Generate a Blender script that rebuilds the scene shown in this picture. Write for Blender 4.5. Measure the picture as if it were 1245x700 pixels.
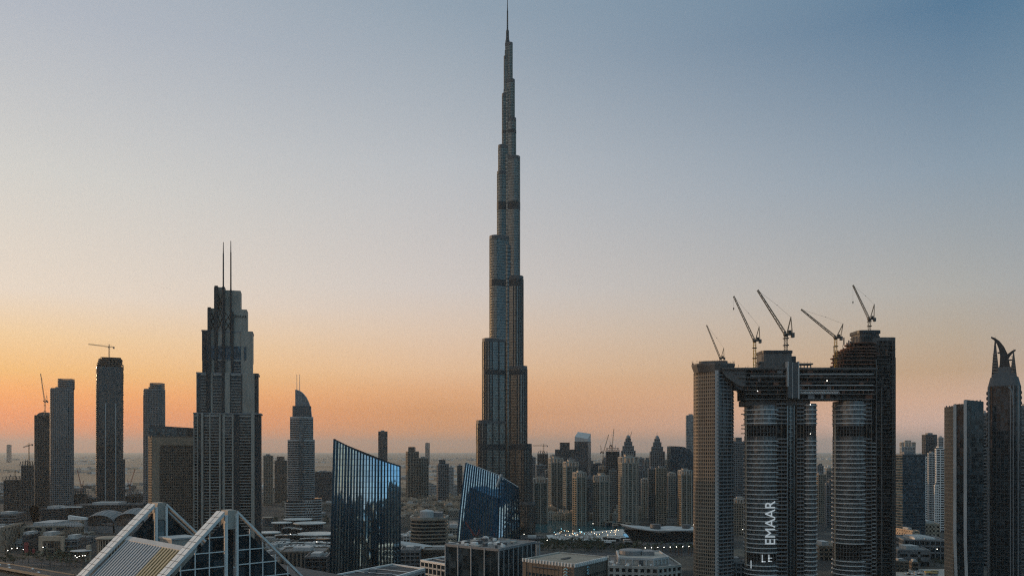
import bpy, math, random
from mathutils import Vector, Matrix
R = math.radians
random.seed(11)
SC = bpy.context.scene
COL = SC.collection
for o in list(bpy.data.objects): bpy.data.objects.remove(o)

# ------------------------------------------------------------------ camera
F = 1020.0; CX = 622.5; HY = 548.0; CZ = 130.0      # focal length and horizon of the 1245 px wide photograph
def X(px, Y): return (px - CX) / F * Y
def Z(py, Y): return CZ + (HY - py) / F * Y
cam_d = bpy.data.cameras.new('camera'); cam = bpy.data.objects.new('camera', cam_d); COL.objects.link(cam)
cam.location = (0, 0, CZ); cam.rotation_euler = (R(90), 0, 0)
cam_d.sensor_width = 36; cam_d.lens = 36 * F / 1245.0
cam_d.shift_y = (HY - 350) / 1245.0
cam_d.clip_start = 1.0; cam_d.clip_end = 200000
SC.camera = cam

# ------------------------------------------------------------------ view, sky, sun
SC.view_settings.view_transform = 'Standard'; SC.view_settings.look = 'None'
SC.view_settings.gamma = 1; SC.view_settings.use_curve_mapping = False
SC.view_settings.exposure = 0.0
SUN_AZ, SUN_EL = -64.0, 5.0            # degrees from the view direction (minus = to the left), above the horizon
HAZE_DENSITY = 3.3e-5
SC.cycles.use_denoising = False; SC.cycles.filter_width = 1.2
SC.cycles.max_bounces = 6; SC.cycles.diffuse_bounces = 2; SC.cycles.glossy_bounces = 3
SC.cycles.volume_bounces = 0; SC.cycles.transparent_max_bounces = 6
SC.cycles.sample_clamp_indirect = 4.0
def lin(c):
    return tuple((v/255/12.92) if v/255 <= .04045 else ((v/255+.055)/1.055)**2.4 for v in c)
SKY = {  # sine of elevation -> colour, for four bearings; unseen zenith raised to light the roofs
 'sunward': [(0,(206,150,112)),(.014,(212,152,110)),(.038,(232,158,102)),(.06,(240,172,106)),(.082,(241,186,122)),(.12,(236,201,160)),(.164,(227,211,194)),(.28,(208,206,201)),(.42,(178,184,194)),(.7,(152,170,182)),(1,(164,186,198))],
 'middle':  [(0,(178,142,116)),(.012,(186,144,114)),(.047,(208,153,110)),(.07,(214,166,128)),(.096,(215,179,147)),(.14,(212,190,172)),(.19,(206,197,191)),(.323,(184,188,193)),(.467,(146,162,177)),(.7,(146,167,180)),(1,(164,186,198))],
 'side':    [(0,(182,156,146)),(.029,(188,160,146)),(.055,(192,160,138)),(.085,(190,163,137)),(.12,(182,167,150)),(.168,(172,170,165)),(.287,(139,156,171)),(.427,(94,125,152)),(.7,(128,156,172)),(1,(164,186,198))],
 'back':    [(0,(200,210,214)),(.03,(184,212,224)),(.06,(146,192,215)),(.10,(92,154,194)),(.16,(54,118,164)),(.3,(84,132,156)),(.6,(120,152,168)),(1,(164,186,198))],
}
BOOST = {  # what the haze takes away low down, given back to the sky behind it, 'back' excepted
 'sunward': [(0,(2.0,1.0,.3)),(.014,(2.0,1.0,.3)),(.038,(1.54,1.1,.72)),(.082,(1.25,1.21,1.02)),(.164,(1.16,1.16,1.16)),(.28,(1.11,1.11,1.11)),(.42,(1.07,1.07,1.07)),(1,(1,1,1))],
 'middle': [(0,(2.1,1.28,.4)),(.012,(2.1,1.28,.4)),(.047,(1.35,1.14,.8)),(.096,(1.33,1.27,1.17)),(.19,(1.14,1.14,1.14)),(.323,(1.09,1.09,1.09)),(.467,(1.06,1.06,1.06)),(1,(1,1,1))],
 'side': [(0,(1.9,1.75,1.66)),(.029,(1.88,1.71,1.63)),(.085,(1.21,1.14,1.03)),(.168,(1.14,1.14,1.14)),(.287,(1.08,1.08,1.08)),(.427,(.86,.97,1.02)),(1,(1,1,1))],
 'back': [(0,(1.6,1.6,1.6)),(.1,(1.6,1.6,1.6)),(.2,(1,1,1)),(1,(1,1,1))]}  # unseen sky behind the camera, raised to brighten the mirror-glass reflections
def boosted(key):
    out = []; B = BOOST[key]
    for p, c in SKY[key]:
        i = max(k for k in range(len(B)) if B[k][0] <= p); j = min(i+1, len(B)-1)
        t = 0 if i == j else (p-B[i][0])/(B[j][0]-B[i][0])
        out.append((p, tuple(v*(B[i][1][n]*(1-t)+B[j][1][n]*t)/2.0 for n, v in enumerate(lin(c)))))
    return out
w = bpy.data.worlds.new('World'); SC.world = w; w.use_nodes = True
nt = w.node_tree; N = nt.nodes; L = nt.links; N.clear()
def wn(t, **k):
    n = N.new(t)
    for a, b in k.items(): setattr(n, a, b)
    return n
def wmath(op, a, b=None, c=None, clamp=False):
    n = wn('ShaderNodeMath', operation=op); n.use_clamp = clamp
    for i, v in enumerate((a, b, c)):
        if v is None: continue
        if isinstance(v, (int, float)): n.inputs[i].default_value = v
        else: L.new(v, n.inputs[i])
    return n.outputs[0]
tc = wn('ShaderNodeTexCoord'); sep = wn('ShaderNodeSeparateXYZ'); L.new(tc.outputs['Generated'], sep.inputs[0])
zz = wmath('MAXIMUM', sep.outputs[2], 0.0)
pos = wmath('SQRT', zz)
hl = wmath('MAXIMUM', wmath('SQRT', wmath('ADD', wmath('MULTIPLY', sep.outputs[0], sep.outputs[0]), wmath('MULTIPLY', sep.outputs[1], sep.outputs[1]))), 1e-4)
sdx, sdy = math.sin(R(SUN_AZ)), math.cos(R(SUN_AZ))
az = wmath('DIVIDE', wmath('ADD', wmath('MULTIPLY', sep.outputs[0], sdx), wmath('MULTIPLY', sep.outputs[1], sdy)), hl)
def ramp(stops):
    r = wn('ShaderNodeValToRGB'); cr = r.color_ramp
    while len(cr.elements) > 1: cr.elements.remove(cr.elements[-1])
    for i, (p, c) in enumerate(stops):
        e = cr.elements[0] if i == 0 else cr.elements.new(math.sqrt(p))
        e.position = math.sqrt(p); e.color = (*c, 1)
    L.new(pos, r.inputs[0]); return r.outputs[0]
def mixc(f, a, b):
    m = wn('ShaderNodeMix', data_type='RGBA'); L.new(f, m.inputs[0]); L.new(a, m.inputs[6]); L.new(b, m.inputs[7]); return m.outputs[2]
def mr(v, a, b):
    m = wn('ShaderNodeMapRange', interpolation_type='LINEAR'); L.new(v, m.inputs[0]); m.inputs[1].default_value = a; m.inputs[2].default_value = b; return m.outputs[0]
A = lambda d: math.cos(R(d))
aS, aM, aR, aB = A(-31.4-SUN_AZ), A(-5-SUN_AZ), A(28-SUN_AZ), -0.72
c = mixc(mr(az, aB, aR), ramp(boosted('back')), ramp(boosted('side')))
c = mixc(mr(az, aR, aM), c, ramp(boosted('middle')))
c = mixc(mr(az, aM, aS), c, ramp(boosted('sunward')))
sky = wn('ShaderNodeTexSky', sky_type='NISHITA'); sky.sun_disc = False
sky.sun_elevation = R(SUN_EL); sky.sun_rotation = R(SUN_AZ); sky.dust_density = 2.0
bg1 = wn('ShaderNodeBackground'); L.new(sky.outputs[0], bg1.inputs[0]); bg1.inputs[1].default_value = 0.05
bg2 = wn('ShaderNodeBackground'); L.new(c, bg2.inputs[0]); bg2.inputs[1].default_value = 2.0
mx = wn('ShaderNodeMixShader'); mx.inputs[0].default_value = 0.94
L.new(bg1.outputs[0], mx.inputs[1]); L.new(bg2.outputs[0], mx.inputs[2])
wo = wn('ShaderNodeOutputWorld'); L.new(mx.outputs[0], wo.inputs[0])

sun_d = bpy.data.lights.new('sun', 'SUN'); sun = bpy.data.objects.new('sun', sun_d); COL.objects.link(sun)
sun_d.energy = 2.0; sun_d.angle = R(0.6); sun_d.color = (1.0, 0.62, 0.33)
sv = Vector((sdx*math.cos(R(SUN_EL)), sdy*math.cos(R(SUN_EL)), math.sin(R(SUN_EL))))
sun.rotation_euler = sv.to_track_quat('Z', 'Y').to_euler()
sun.location = sv * 3000

# ------------------------------------------------------------------ materials
class NT:
    def __init__(s, name):
        s.m = bpy.data.materials.new(name); s.m.use_nodes = True
        s.t = s.m.node_tree; s.b = s.t.nodes['Principled BSDF']; s.out = s.t.nodes['Material Output']
    def n(s, t, **k):
        n = s.t.nodes.new(t)
        for a, b in k.items(): setattr(n, a, b)
        return n
    def l(s, a, b): s.t.links.new(a, b)
def ramp2(h, src, stops):
    r = h.n('ShaderNodeValToRGB'); cr = r.color_ramp
    while len(cr.elements) > 1: cr.elements.remove(cr.elements[-1])
    for i, (p, c) in enumerate(stops):
        e = cr.elements[0] if i == 0 else cr.elements.new(p)
        e.position = p; e.color = (*c, 1)
    h.l(src, r.inputs[0]); return r.outputs[0]
def lampmat(name, col, s):
    h = NT(name); h.b.inputs['Base Color'].default_value = (.8, .8, .8, 1)
    h.b.inputs['Emission Color'].default_value = (*col, 1); h.b.inputs['Emission Strength'].default_value = s; return h.m
def solid(name, col, rough=.7, metal=0.0, var=.18, scale=.08, spec=.4, bump=0.0):
    """weathered paint, stone or metal: broad stains, finer grain and vertical run-off"""
    h = NT(name); tc = h.n('ShaderNodeTexCoord')
    mp = h.n('ShaderNodeMapping'); mp.inputs['Scale'].default_value = (1, 1, .25); h.l(tc.outputs['Object'], mp.inputs[0])
    n1 = h.n('ShaderNodeTexNoise'); n1.inputs['Scale'].default_value = scale; n1.inputs['Detail'].default_value = 6; n1.inputs['Roughness'].default_value = .65
    h.l(mp.outputs[0], n1.inputs[0])
    n2 = h.n('ShaderNodeTexNoise'); n2.inputs['Scale'].default_value = scale*14; n2.inputs['Detail'].default_value = 3; h.l(tc.outputs['Object'], n2.inputs[0])
    mx = h.n('ShaderNodeMath', operation='ADD'); h.l(n1.outputs[0], mx.inputs[0])
    ml = h.n('ShaderNodeMath', operation='MULTIPLY'); ml.inputs[1].default_value = .5; h.l(n2.outputs[0], ml.inputs[0]); h.l(ml.outputs[0], mx.inputs[1])
    lo = tuple(v*(1-var*1.6) for v in col); hi = tuple(min(1, v*(1+var)) for v in col)
    h.l(ramp2(h, mx.outputs[0], [(.45, lo), (.75, col), (1.0, hi)]), h.b.inputs['Base Color'])
    h.b.inputs['Roughness'].default_value = rough; h.b.inputs['Metallic'].default_value = metal
    h.b.inputs['Specular IOR Level'].default_value = spec
    return h.m
def glass(name, col, metal=.0, rough=.08, cell=(3.2, 3.2, 3.8), vary=.5, lit=0.0, wob=.015, spec=.32):
    """curtain wall: every pane its own tint, blind and tilt; a few rooms lit"""
    h = NT(name); tc = h.n('ShaderNodeTexCoord')
    dv = h.n('ShaderNodeVectorMath', operation='DIVIDE'); dv.inputs[1].default_value = cell; h.l(tc.outputs['Object'], dv.inputs[0])
    fl = h.n('ShaderNodeVectorMath', operation='FLOOR'); h.l(dv.outputs[0], fl.inputs[0])
    wnz = h.n('ShaderNodeTexWhiteNoise', noise_dimensions='3D'); h.l(fl.outputs[0], wnz.inputs[0])
    nz = h.n('ShaderNodeTexNoise'); nz.inputs['Scale'].default_value = .03; nz.inputs['Detail'].default_value = 3; h.l(tc.outputs['Object'], nz.inputs[0])
    ad = h.n('ShaderNodeMath', operation='MULTIPLY_ADD'); ad.inputs[1].default_value = .6; h.l(nz.outputs[0], ad.inputs[0])
    mm = h.n('ShaderNodeMath', operation='MULTIPLY'); mm.inputs[1].default_value = .7; h.l(wnz.outputs[0], mm.inputs[0]); h.l(mm.outputs[0], ad.inputs[2])
    lo = tuple(v*(1-vary) for v in col); hi = tuple(min(1, v*(1+vary)+.006*(metal < .5)) for v in col); bl = tuple(min(1, v*(1+2.2*vary)+.035*vary*(metal < .5)) for v in col)
    h.l(ramp2(h, ad.outputs[0], [(.2, lo), (.55, col), (.85, hi), (.97, bl)]), h.b.inputs['Base Color'])
    h.b.inputs['Metallic'].default_value = metal; h.b.inputs['Roughness'].default_value = rough
    h.b.inputs['Specular IOR Level'].default_value = spec
    geo = h.n('ShaderNodeNewGeometry')
    s = h.n('ShaderNodeVectorMath', operation='SUBTRACT'); s.inputs[1].default_value = (.5, .5, .5); h.l(wnz.outputs[1], s.inputs[0])
    sc = h.n('ShaderNodeVectorMath', operation='SCALE'); sc.inputs['Scale'].default_value = wob*2; h.l(s.outputs[0], sc.inputs[0])
    an = h.n('ShaderNodeVectorMath', operation='ADD'); h.l(geo.outputs['Normal'], an.inputs[0]); h.l(sc.outputs[0], an.inputs[1])
    nn = h.n('ShaderNodeVectorMath', operation='NORMALIZE'); h.l(an.outputs[0], nn.inputs[0]); h.l(nn.outputs[0], h.b.inputs['Normal'])
    if lit > 0:
        gt = h.n('ShaderNodeMath', operation='GREATER_THAN'); gt.inputs[1].default_value = 1-lit; h.l(wnz.outputs[0], gt.inputs[0])
        h.b.inputs['Emission Color'].default_value = (1, .8, .55, 1)
        m2 = h.n('ShaderNodeMath', operation='MULTIPLY'); m2.inputs[1].default_value = 1.0; h.l(gt.outputs[0], m2.inputs[0]); h.l(m2.outputs[0], h.b.inputs['Emission Strength'])
    return h.m
def lampmat(name, col, s):
    h = NT(name); h.b.inputs['Base Color'].default_value = (.8, .8, .8, 1)
    h.b.inputs['Emission Color'].default_value = (*col, 1); h.b.inputs['Emission Strength'].default_value = s; return h.m
M = {}
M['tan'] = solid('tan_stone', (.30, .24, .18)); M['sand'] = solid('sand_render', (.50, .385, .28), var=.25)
M['beige'] = solid('beige_panel', (.34, .30, .25)); M['brownstone'] = solid('brown_stone', (.17, .135, .105))
M['stonecool'] = solid('cool_stone', (.25, .24, .22)); M['balcony'] = solid('balcony_concrete', (.33, .315, .29)); M['concrete'] = solid('grey_concrete', (.21, .21, .20), var=.28); M['rawconcrete'] = solid('raw_concrete', (.13, .125, .12), var=.4)
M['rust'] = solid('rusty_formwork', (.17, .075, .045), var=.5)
M['darkmetal'] = solid('dark_metal', (.045, .05, .055), rough=.45, metal=.5); M['steel'] = solid('brushed_steel', (.40, .40, .38), rough=.32, metal=.85, var=.1); M['burjsteel'] = solid('dull_steel', (.34, .325, .29), rough=.3, metal=.85, var=.2)
M['white'] = solid('white_cladding', (.80, .79, .76), rough=.5, var=.12, scale=.3); M['palegrey'] = solid('pale_grey_cladding', (.46, .46, .45), rough=.5)
M['midgrey'] = solid('mid_grey_cladding', (.22, .225, .23), rough=.5); M['darkgrey'] = solid('dark_grey_cladding', (.09, .095, .10), rough=.5)
M['roofgrey'] = solid('roof_gravel', (.16, .155, .15), var=.45, scale=.2); M['roofdark'] = solid('roof_bitumen', (.06, .06, .062), var=.5, scale=.2)
M['roofsand'] = solid('sand_roof', (.36, .29, .22), var=.2, scale=.15); M['discwhite'] = solid('white_membrane', (.62, .61, .58), rough=.45, var=.12, scale=.06)
M['glass'] = glass('dark_glass', (.018, .027, .032))
M['pierstone'] = solid('pier_stone', (.36, .325, .28), var=.25); M['glassblue'] = glass('blue_glass', (.03, .05, .065), rough=.06)
M['glassgreen'] = glass('green_glass', (.02, .042, .042)); M['glassgrey'] = glass('grey_glass', (.06, .07, .075), rough=.12, metal=.2)
M['mirrorblue'] = glass('mirror_blue_glass', (.42, .68, .86), metal=1.0, rough=.03, vary=.12, cell=(1.2, 4, 4.0), wob=.003)
M['bluefin'] = solid('blue_metal_fin', (.02, .055, .085), rough=.25, metal=.8, var=.2)
M['lobeglass'] = glass('grey_lobe_glass', (.11, .125, .13), metal=.45, rough=.2, cell=(2.4, 2.4, 3.9), vary=.4)
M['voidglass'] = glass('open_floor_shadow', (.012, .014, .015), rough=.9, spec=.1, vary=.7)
M['burjglass'] = glass('silver_blue_glass', (.088, .092, .086), metal=.75, rough=.17, cell=(1.6, 1.6, 4.2), vary=.35, wob=.02)
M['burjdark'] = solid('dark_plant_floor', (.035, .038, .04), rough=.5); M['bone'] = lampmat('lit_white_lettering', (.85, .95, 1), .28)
M['crane'] = solid('crane_paint', (.20, .17, .12), rough=.5, var=.3, scale=.5); M['cranedark'] = solid('crane_machinery', (.05, .045, .04))
M['cranered'] = solid('crane_red_paint', (.30, .07, .05)); M['bark'] = solid('bark', (.09, .065, .045), scale=1.5)
M['leaf'] = solid('leaf', (.04, .058, .03), var=.5, scale=.6); M['palm'] = solid('palm_frond', (.05, .07, .035), var=.4, scale=.6)
M['asphalt'] = solid('asphalt', (.05, .05, .052), var=.35, scale=.1, rough=.85); M['paint'] = solid('road_paint', (.6, .6, .57), var=.2)
M['paving'] = solid('pale_paving', (.44, .40, .35), var=.3, scale=.15); M['redsign'] = solid('red_panel', (.28, .05, .05))
M['cloth'] = solid('white_canvas', (.7, .68, .64), var=.1); M['carwhite'] = solid('white_car_paint', (.7, .7, .69), rough=.25, var=.05)
M['cardark'] = solid('dark_car_paint', (.05, .055, .06), rough=.25, var=.05); M['carglass'] = solid('car_glass', (.02, .022, .025), rough=.1)
M['yellow'] = solid('yellow_paint', (.6, .38, .06), var=.1); M['tyre'] = solid('tyre_rubber', (.02, .02, .02)); M['louvre'] = solid('blue_grey_louvre', (.36, .40, .43), rough=.4, var=.1)
M['louvrewarm'] = solid('bronze_louvre', (.42, .34, .19), rough=.4, var=.1)
M['lamp'] = lampmat('white_lamp', (1, .93, .8), 6); M['lampwarm'] = lampmat('warm_lamp', (1, .7, .4), 6); M['lampcyan'] = lampmat('cyan_lamp', (.35, .85, 1), 4)
M['logoteal'] = solid('teal_emblem', (.30, .52, .58), var=.05)
def ground_mat():
    h = NT('ground'); tc = h.n('ShaderNodeTexCoord')
    n1 = h.n('ShaderNodeTexNoise'); n1.inputs['Scale'].default_value = .012; n1.inputs['Detail'].default_value = 8; h.l(tc.outputs['Object'], n1.inputs[0])
    vo = h.n('ShaderNodeTexVoronoi'); vo.inputs['Scale'].default_value = .011; h.l(tc.outputs['Object'], vo.inputs[0])
    city = ramp2(h, n1.outputs[0], [(.3, (.035, .038, .04)), (.48, (.06, .06, .058)), (.58, (.11, .10, .085)), (.72, (.20, .17, .135))])
    mp = h.n('ShaderNodeMapping'); mp.inputs['Scale'].default_value = (.0006, .0022, 1); h.l(tc.outputs['Object'], mp.inputs[0])
    n2 = h.n('ShaderNodeTexNoise'); n2.inputs['Scale'].default_value = 1; n2.inputs['Detail'].default_value = 9; n2.inputs['Roughness'].default_value = .7; h.l(mp.outputs[0], n2.inputs[0])
    desert = ramp2(h, n2.outputs[0], [(.34, (.13, .09, .065)), (.44, (.31, .21, .145)), (.5, (.44, .31, .215)), (.55, (.25, .175, .12)), (.6, (.46, .33, .23)), (.7, (.60, .46, .33))])
    sp = h.n('ShaderNodeSeparateXYZ'); h.l(tc.outputs['Object'], sp.inputs[0])
    md = h.n('ShaderNodeMapRange'); h.l(sp.outputs[1], md.inputs[0]); md.inputs[1].default_value = 2200; md.inputs[2].default_value = 3400
    mx = h.n('ShaderNodeMix', data_type='RGBA'); h.l(md.outputs[0], mx.inputs[0]); h.l(city, mx.inputs[6]); h.l(desert, mx.inputs[7])
    h.l(mx.outputs[2], h.b.inputs['Base Color']); h.b.inputs['Roughness'].default_value = .95; h.b.inputs['Specular IOR Level'].default_value = .1
    return h.m
M['ground'] = ground_mat()
def water_mat():
    h = NT('lake_water'); h.b.inputs['Base Color'].default_value = (.02, .105, .125, 1); h.b.inputs['Roughness'].default_value = .12
    tc = h.n('ShaderNodeTexCoord'); n1 = h.n('ShaderNodeTexNoise'); n1.inputs['Scale'].default_value = .35; n1.inputs['Detail'].default_value = 4; h.l(tc.outputs['Object'], n1.inputs[0])
    b = h.n('ShaderNodeBump'); b.inputs['Strength'].default_value = .35; b.inputs['Distance'].default_value = .6; h.l(n1.outputs[0], b.inputs['Height']); h.l(b.outputs[0], h.b.inputs['Normal'])
    return h.m
M['water'] = water_mat()

# ------------------------------------------------------------------ mesh kit (all shapes in world coordinates, stored relative to their thing)
class MB:
    def __init__(s): s.v = []; s.f = []; s.mi = []
    def add(s, vs, fs, mi=0):
        b = len(s.v); s.v.extend(vs); s.f.extend([tuple(b+i for i in f) for f in fs]); s.mi.extend([mi]*len(fs))
    def box(s, x0, x1, y0, y1, z0, z1, mi=0):
        s.add([(x0,y0,z0),(x1,y0,z0),(x1,y1,z0),(x0,y1,z0),(x0,y0,z1),(x1,y0,z1),(x1,y1,z1),(x0,y1,z1)],
              [(0,3,2,1),(4,5,6,7),(0,1,5,4),(1,2,6,5),(2,3,7,6),(3,0,4,7)], mi)
    def obox(s, c, ax, ay, hx, hy, z0, z1, mi=0):          # box on two horizontal unit axes
        p = [(c[0]+ax[0]*a*hx+ay[0]*b*hy, c[1]+ax[1]*a*hx+ay[1]*b*hy) for a, b in ((-1,-1),(1,-1),(1,1),(-1,1))]
        s.prism(p, z0, z1, mi)
    def prism(s, poly, z0, z1, mi=0, top=None):
        n = len(poly); top = top or poly
        s.add([(x,y,z0) for x,y in poly] + [(x,y,z1) for x,y in top],
              [tuple(range(n-1,-1,-1)), tuple(range(n,2*n))] + [(i,(i+1)%n,n+(i+1)%n,n+i) for i in range(n)], mi)
    def prism_t(s, poly, z0, ztops, mi=0):                 # prism with its own height at each corner
        n = len(poly)
        s.add([(x,y,z0) for x,y in poly] + [(x,y,z) for (x,y),z in zip(poly, ztops)],
              [tuple(range(n-1,-1,-1)), tuple(range(n,2*n))] + [(i,(i+1)%n,n+(i+1)%n,n+i) for i in range(n)], mi)
    def ring(s, poly, z0, z1, d, inn=.15, mi=0):
        n = len(poly); a = offset(poly, d); b = offset(poly, -inn)
        s.add([(x,y,z0) for x,y in a]+[(x,y,z1) for x,y in a]+[(x,y,z0) for x,y in b]+[(x,y,z1) for x,y in b],
              [f for i in range(n) for j in [(i+1)%n] for f in ((i,j,n+j,n+i),(n+i,n+j,3*n+j,3*n+i),(j,i,2*n+i,2*n+j),(2*n+j,2*n+i,3*n+i,3*n+j))], mi)
    def bar(s, p, q, r, n=4, r2=None, mi=0):
        p = Vector(p); q = Vector(q); d = q-p
        if d.length < 1e-6: return
        d.normalize(); u = d.orthogonal().normalized(); v = d.cross(u); r2 = r if r2 is None else r2
        vs = []
        for c, rr in ((p, r), (q, r2)):
            for i in range(n):
                a = 2*math.pi*(i+.5)/n; vs.append(tuple(c+u*rr*math.cos(a)+v*rr*math.sin(a)))
        s.add(vs, [tuple(range(n-1,-1,-1)), tuple(range(n,2*n))]+[(i,(i+1)%n,n+(i+1)%n,n+i) for i in range(n)], mi)
    def extrude_xz(s, prof, y0, y1, mi=0):                 # profile in x-z (counter-clockwise seen from -y), extruded along y
        n = len(prof)
        s.add([(x,y0,z) for x,z in prof]+[(x,y1,z) for x,z in prof],
              [tuple(range(n)), tuple(range(2*n-1,n-1,-1))]+[((i+1)%n,i,n+i,n+(i+1)%n) for i in range(n)], mi)
    def strip(s, rows, mi=0, close=False):                 # grid of points
        n = len(rows[0]); vs = [p for r in rows for p in r]; fs = []
        for i in range(len(rows)-1):
            for j in range(n if close else n-1):
                k = (j+1) % n; fs.append((i*n+j, i*n+k, (i+1)*n+k, (i+1)*n+j))
        s.add(vs, fs, mi)
    def lathe(s, c, prof, n=20, sx=1, sy=1, mi=0):
        rows = [[(c[0]+r*sx*math.cos(2*math.pi*i/n), c[1]+r*sy*math.sin(2*math.pi*i/n), c[2]+z) for i in range(n)] for r, z in prof]
        s.strip(rows, mi, True)
    def build(s, name, mats, parent=None, smooth=False, kind=None):
        off = Vector(parent_origin(parent)) if parent else Vector((0,0,0))
        me = bpy.data.meshes.new(name)
        me.from_pydata([(x-off.x, y-off.y, z-off.z) for x,y,z in s.v], [], s.f)
        if not isinstance(mats, (list, tuple)): mats = [mats]
        for m in mats: me.materials.append(M[m] if isinstance(m, str) else m)
        if len(mats) > 1: me.polygons.foreach_set('material_index', s.mi)
        if smooth: me.polygons.foreach_set('use_smooth', [True]*len(me.polygons))
        me.update()
        o = bpy.data.objects.new(name, me); COL.objects.link(o)
        if parent: o.parent = parent
        if kind: o['kind'] = kind
        return o
def parent_origin(o):
    v = Vector((0,0,0))
    while o: v += o.location; o = o.parent
    return v
def offset(poly, d):
    n = len(poly); out = []
    for i in range(n):
        p0, p1, p2 = poly[i-1], poly[i], poly[(i+1)%n]
        e1 = (p1[0]-p0[0], p1[1]-p0[1]); e2 = (p2[0]-p1[0], p2[1]-p1[1])
        l1 = math.hypot(*e1) or 1e-9; l2 = math.hypot(*e2) or 1e-9
        n1 = (e1[1]/l1, -e1[0]/l1); n2 = (e2[1]/l2, -e2[0]/l2)
        k = 1 + n1[0]*n2[0]+n1[1]*n2[1]; k = max(k, .3)
        out.append((p1[0]+d*(n1[0]+n2[0])/k, p1[1]+d*(n1[1]+n2[1])/k))
    return out
def rect(cx, cy, w, d, rot=0):
    c, s = math.cos(rot), math.sin(rot)
    return [(cx+x*c-y*s, cy+x*s+y*c) for x, y in ((-w/2,-d/2),(w/2,-d/2),(w/2,d/2),(-w/2,d/2))]
def ellipse(cx, cy, a, b, n=24, rot=0):
    c, s = math.cos(rot), math.sin(rot)
    return [(cx+a*math.cos(t)*c-b*math.sin(t)*s, cy+a*math.cos(t)*s+b*math.sin(t)*c) for t in [2*math.pi*i/n for i in range(n)]]
def rrect(cx, cy, w, d, r, rot=0, seg=4):
    c, s = math.cos(rot), math.sin(rot); pts = []
    for sx, sy, a0 in ((1,-1,-90),(1,1,0),(-1,1,90),(-1,-1,180)):
        for k in range(seg+1):
            a = R(a0+90*k/seg); pts.append((sx*(w/2-r)+r*math.cos(a), sy*(d/2-r)+r*math.sin(a)))
    return [(cx+x*c-y*s, cy+x*s+y*c) for x, y in pts]
def thing(name, label, cat, loc, group=None):
    o = bpy.data.objects.new(name, None); COL.objects.link(o); o.location = loc; o.empty_display_size = 2
    return tag(o, label, cat, group)
def tag(o, label, cat, group=None):
    o['label'] = label; o['category'] = cat
    if group: o['group'] = group
    return o
def struct(o): o['kind'] = 'structure'; return o
def dup(root, loc, rz=0, label=None, scale=None):
    r = root.copy(); COL.objects.link(r); r.location = loc; r.rotation_euler = (0,0,rz)
    if scale: r.scale = scale
    if label: r['label'] = label
    for ch in list(root.children):
        c = ch.copy(); COL.objects.link(c); c.parent = r
        for g in list(ch.children):
            d = g.copy(); COL.objects.link(d); d.parent = c
    return r
def piers(mb, poly, z0, z1, bay, w, d, mi=0, edges=None):
    n = len(poly)
    for i in range(n):
        if edges is not None and i not in edges: continue
        p, q = poly[i], poly[(i+1)%n]; ex, ey = q[0]-p[0], q[1]-p[1]; l = math.hypot(ex, ey)
        if l < 1e-6: continue
        ex /= l; ey /= l; nx, ny = ey, -ex; k = max(1, round(l/bay))
        for j in range(k):
            t = l*j/k
            mb.obox((p[0]+ex*t+nx*(d/2-.1), p[1]+ey*t+ny*(d/2-.1)), (ex,ey), (nx,ny), w/2, d/2+.1, z0, z1, mi)
def floors(mb, poly, z0, z1, fh, h, d, mi=0):
    z = z0+fh
    while z < z1-.2:
        mb.ring(poly, z-h/2, z+h/2, d, mi=mi); z += fh

# ------------------------------------------------------------------ haze and ground
def plane_poly(name, pts, z, mat):
    mb = MB(); mb.add([(x,y,z) for x,y in pts], [tuple(range(len(pts)))]); return struct(mb.build(name, mat))
plane_poly('ground', [(-52000,-30000),(52000,-30000),(52000,60000),(-52000,60000)], 0, 'ground')
hz = MB(); hz.box(-53000, 53000, -30500, 61000, -1.5, 852)
h = NT('haze'); h.t.nodes.remove(h.b); pv = h.n('ShaderNodeVolumePrincipled')
pv.inputs['Density'].default_value = HAZE_DENSITY; pv.inputs['Color'].default_value = (.86, .92, .92, 1); pv.inputs['Anisotropy'].default_value = .3
h.l(pv.outputs[0], h.out.inputs['Volume'])
hz.build('haze', h.m, kind='stuff')

# ------------------------------------------------------------------ generic tower: glazed core, wall grid (floor bands and piers), parapet, plant room, crown
def roof_plant(t, poly, H, mat='midgrey', seed=0):
    rnd = random.Random(seed); xs = [p[0] for p in poly]; ys = [p[1] for p in poly]
    cx, cy = sum(xs)/len(xs), sum(ys)/len(ys); w, d = max(xs)-min(xs), max(ys)-min(ys)
    mb = MB(); mb.box(cx-w*.22, cx+w*.15, cy-d*.2, cy+d*.2, H-.2, H+rnd.uniform(3, 5)); mb.build('plant_room', mat, t)
    mb = MB()
    for k in range(rnd.randint(3, 6)):
        x, y = cx+rnd.uniform(-.32,.32)*w, cy+rnd.uniform(-.32,.32)*d; s = rnd.uniform(.6, 1.6)
        mb.box(x-s, x+s, y-s*.7, y+s*.7, H-.1, H+rnd.uniform(1, 2.4))
    mb.build('air_handler', 'palegrey', t)
def facade(t, poly, z0, z1, wall='beige', gl='glass', fh=3.8, band=1.3, bay=4.0, pw=.8, pd=.5, bd=.35, parapet=1.2, sub=None):
    p = sub or t
    mb = MB(); mb.prism(poly, z0, z1); g = mb.build('glazing', gl, p)
    mb = MB(); floors(mb, poly, z0, z1, fh, band, bd)
    if bay: piers(mb, poly, z0, z1, bay, pw, pd)
    mb.build('wall_grid', wall, p)
    if parapet:
        mb = MB(); mb.ring(poly, z1-.6, z1+parapet, pd+.15, .5); mb.build('parapet', wall, p)
    return g
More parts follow.
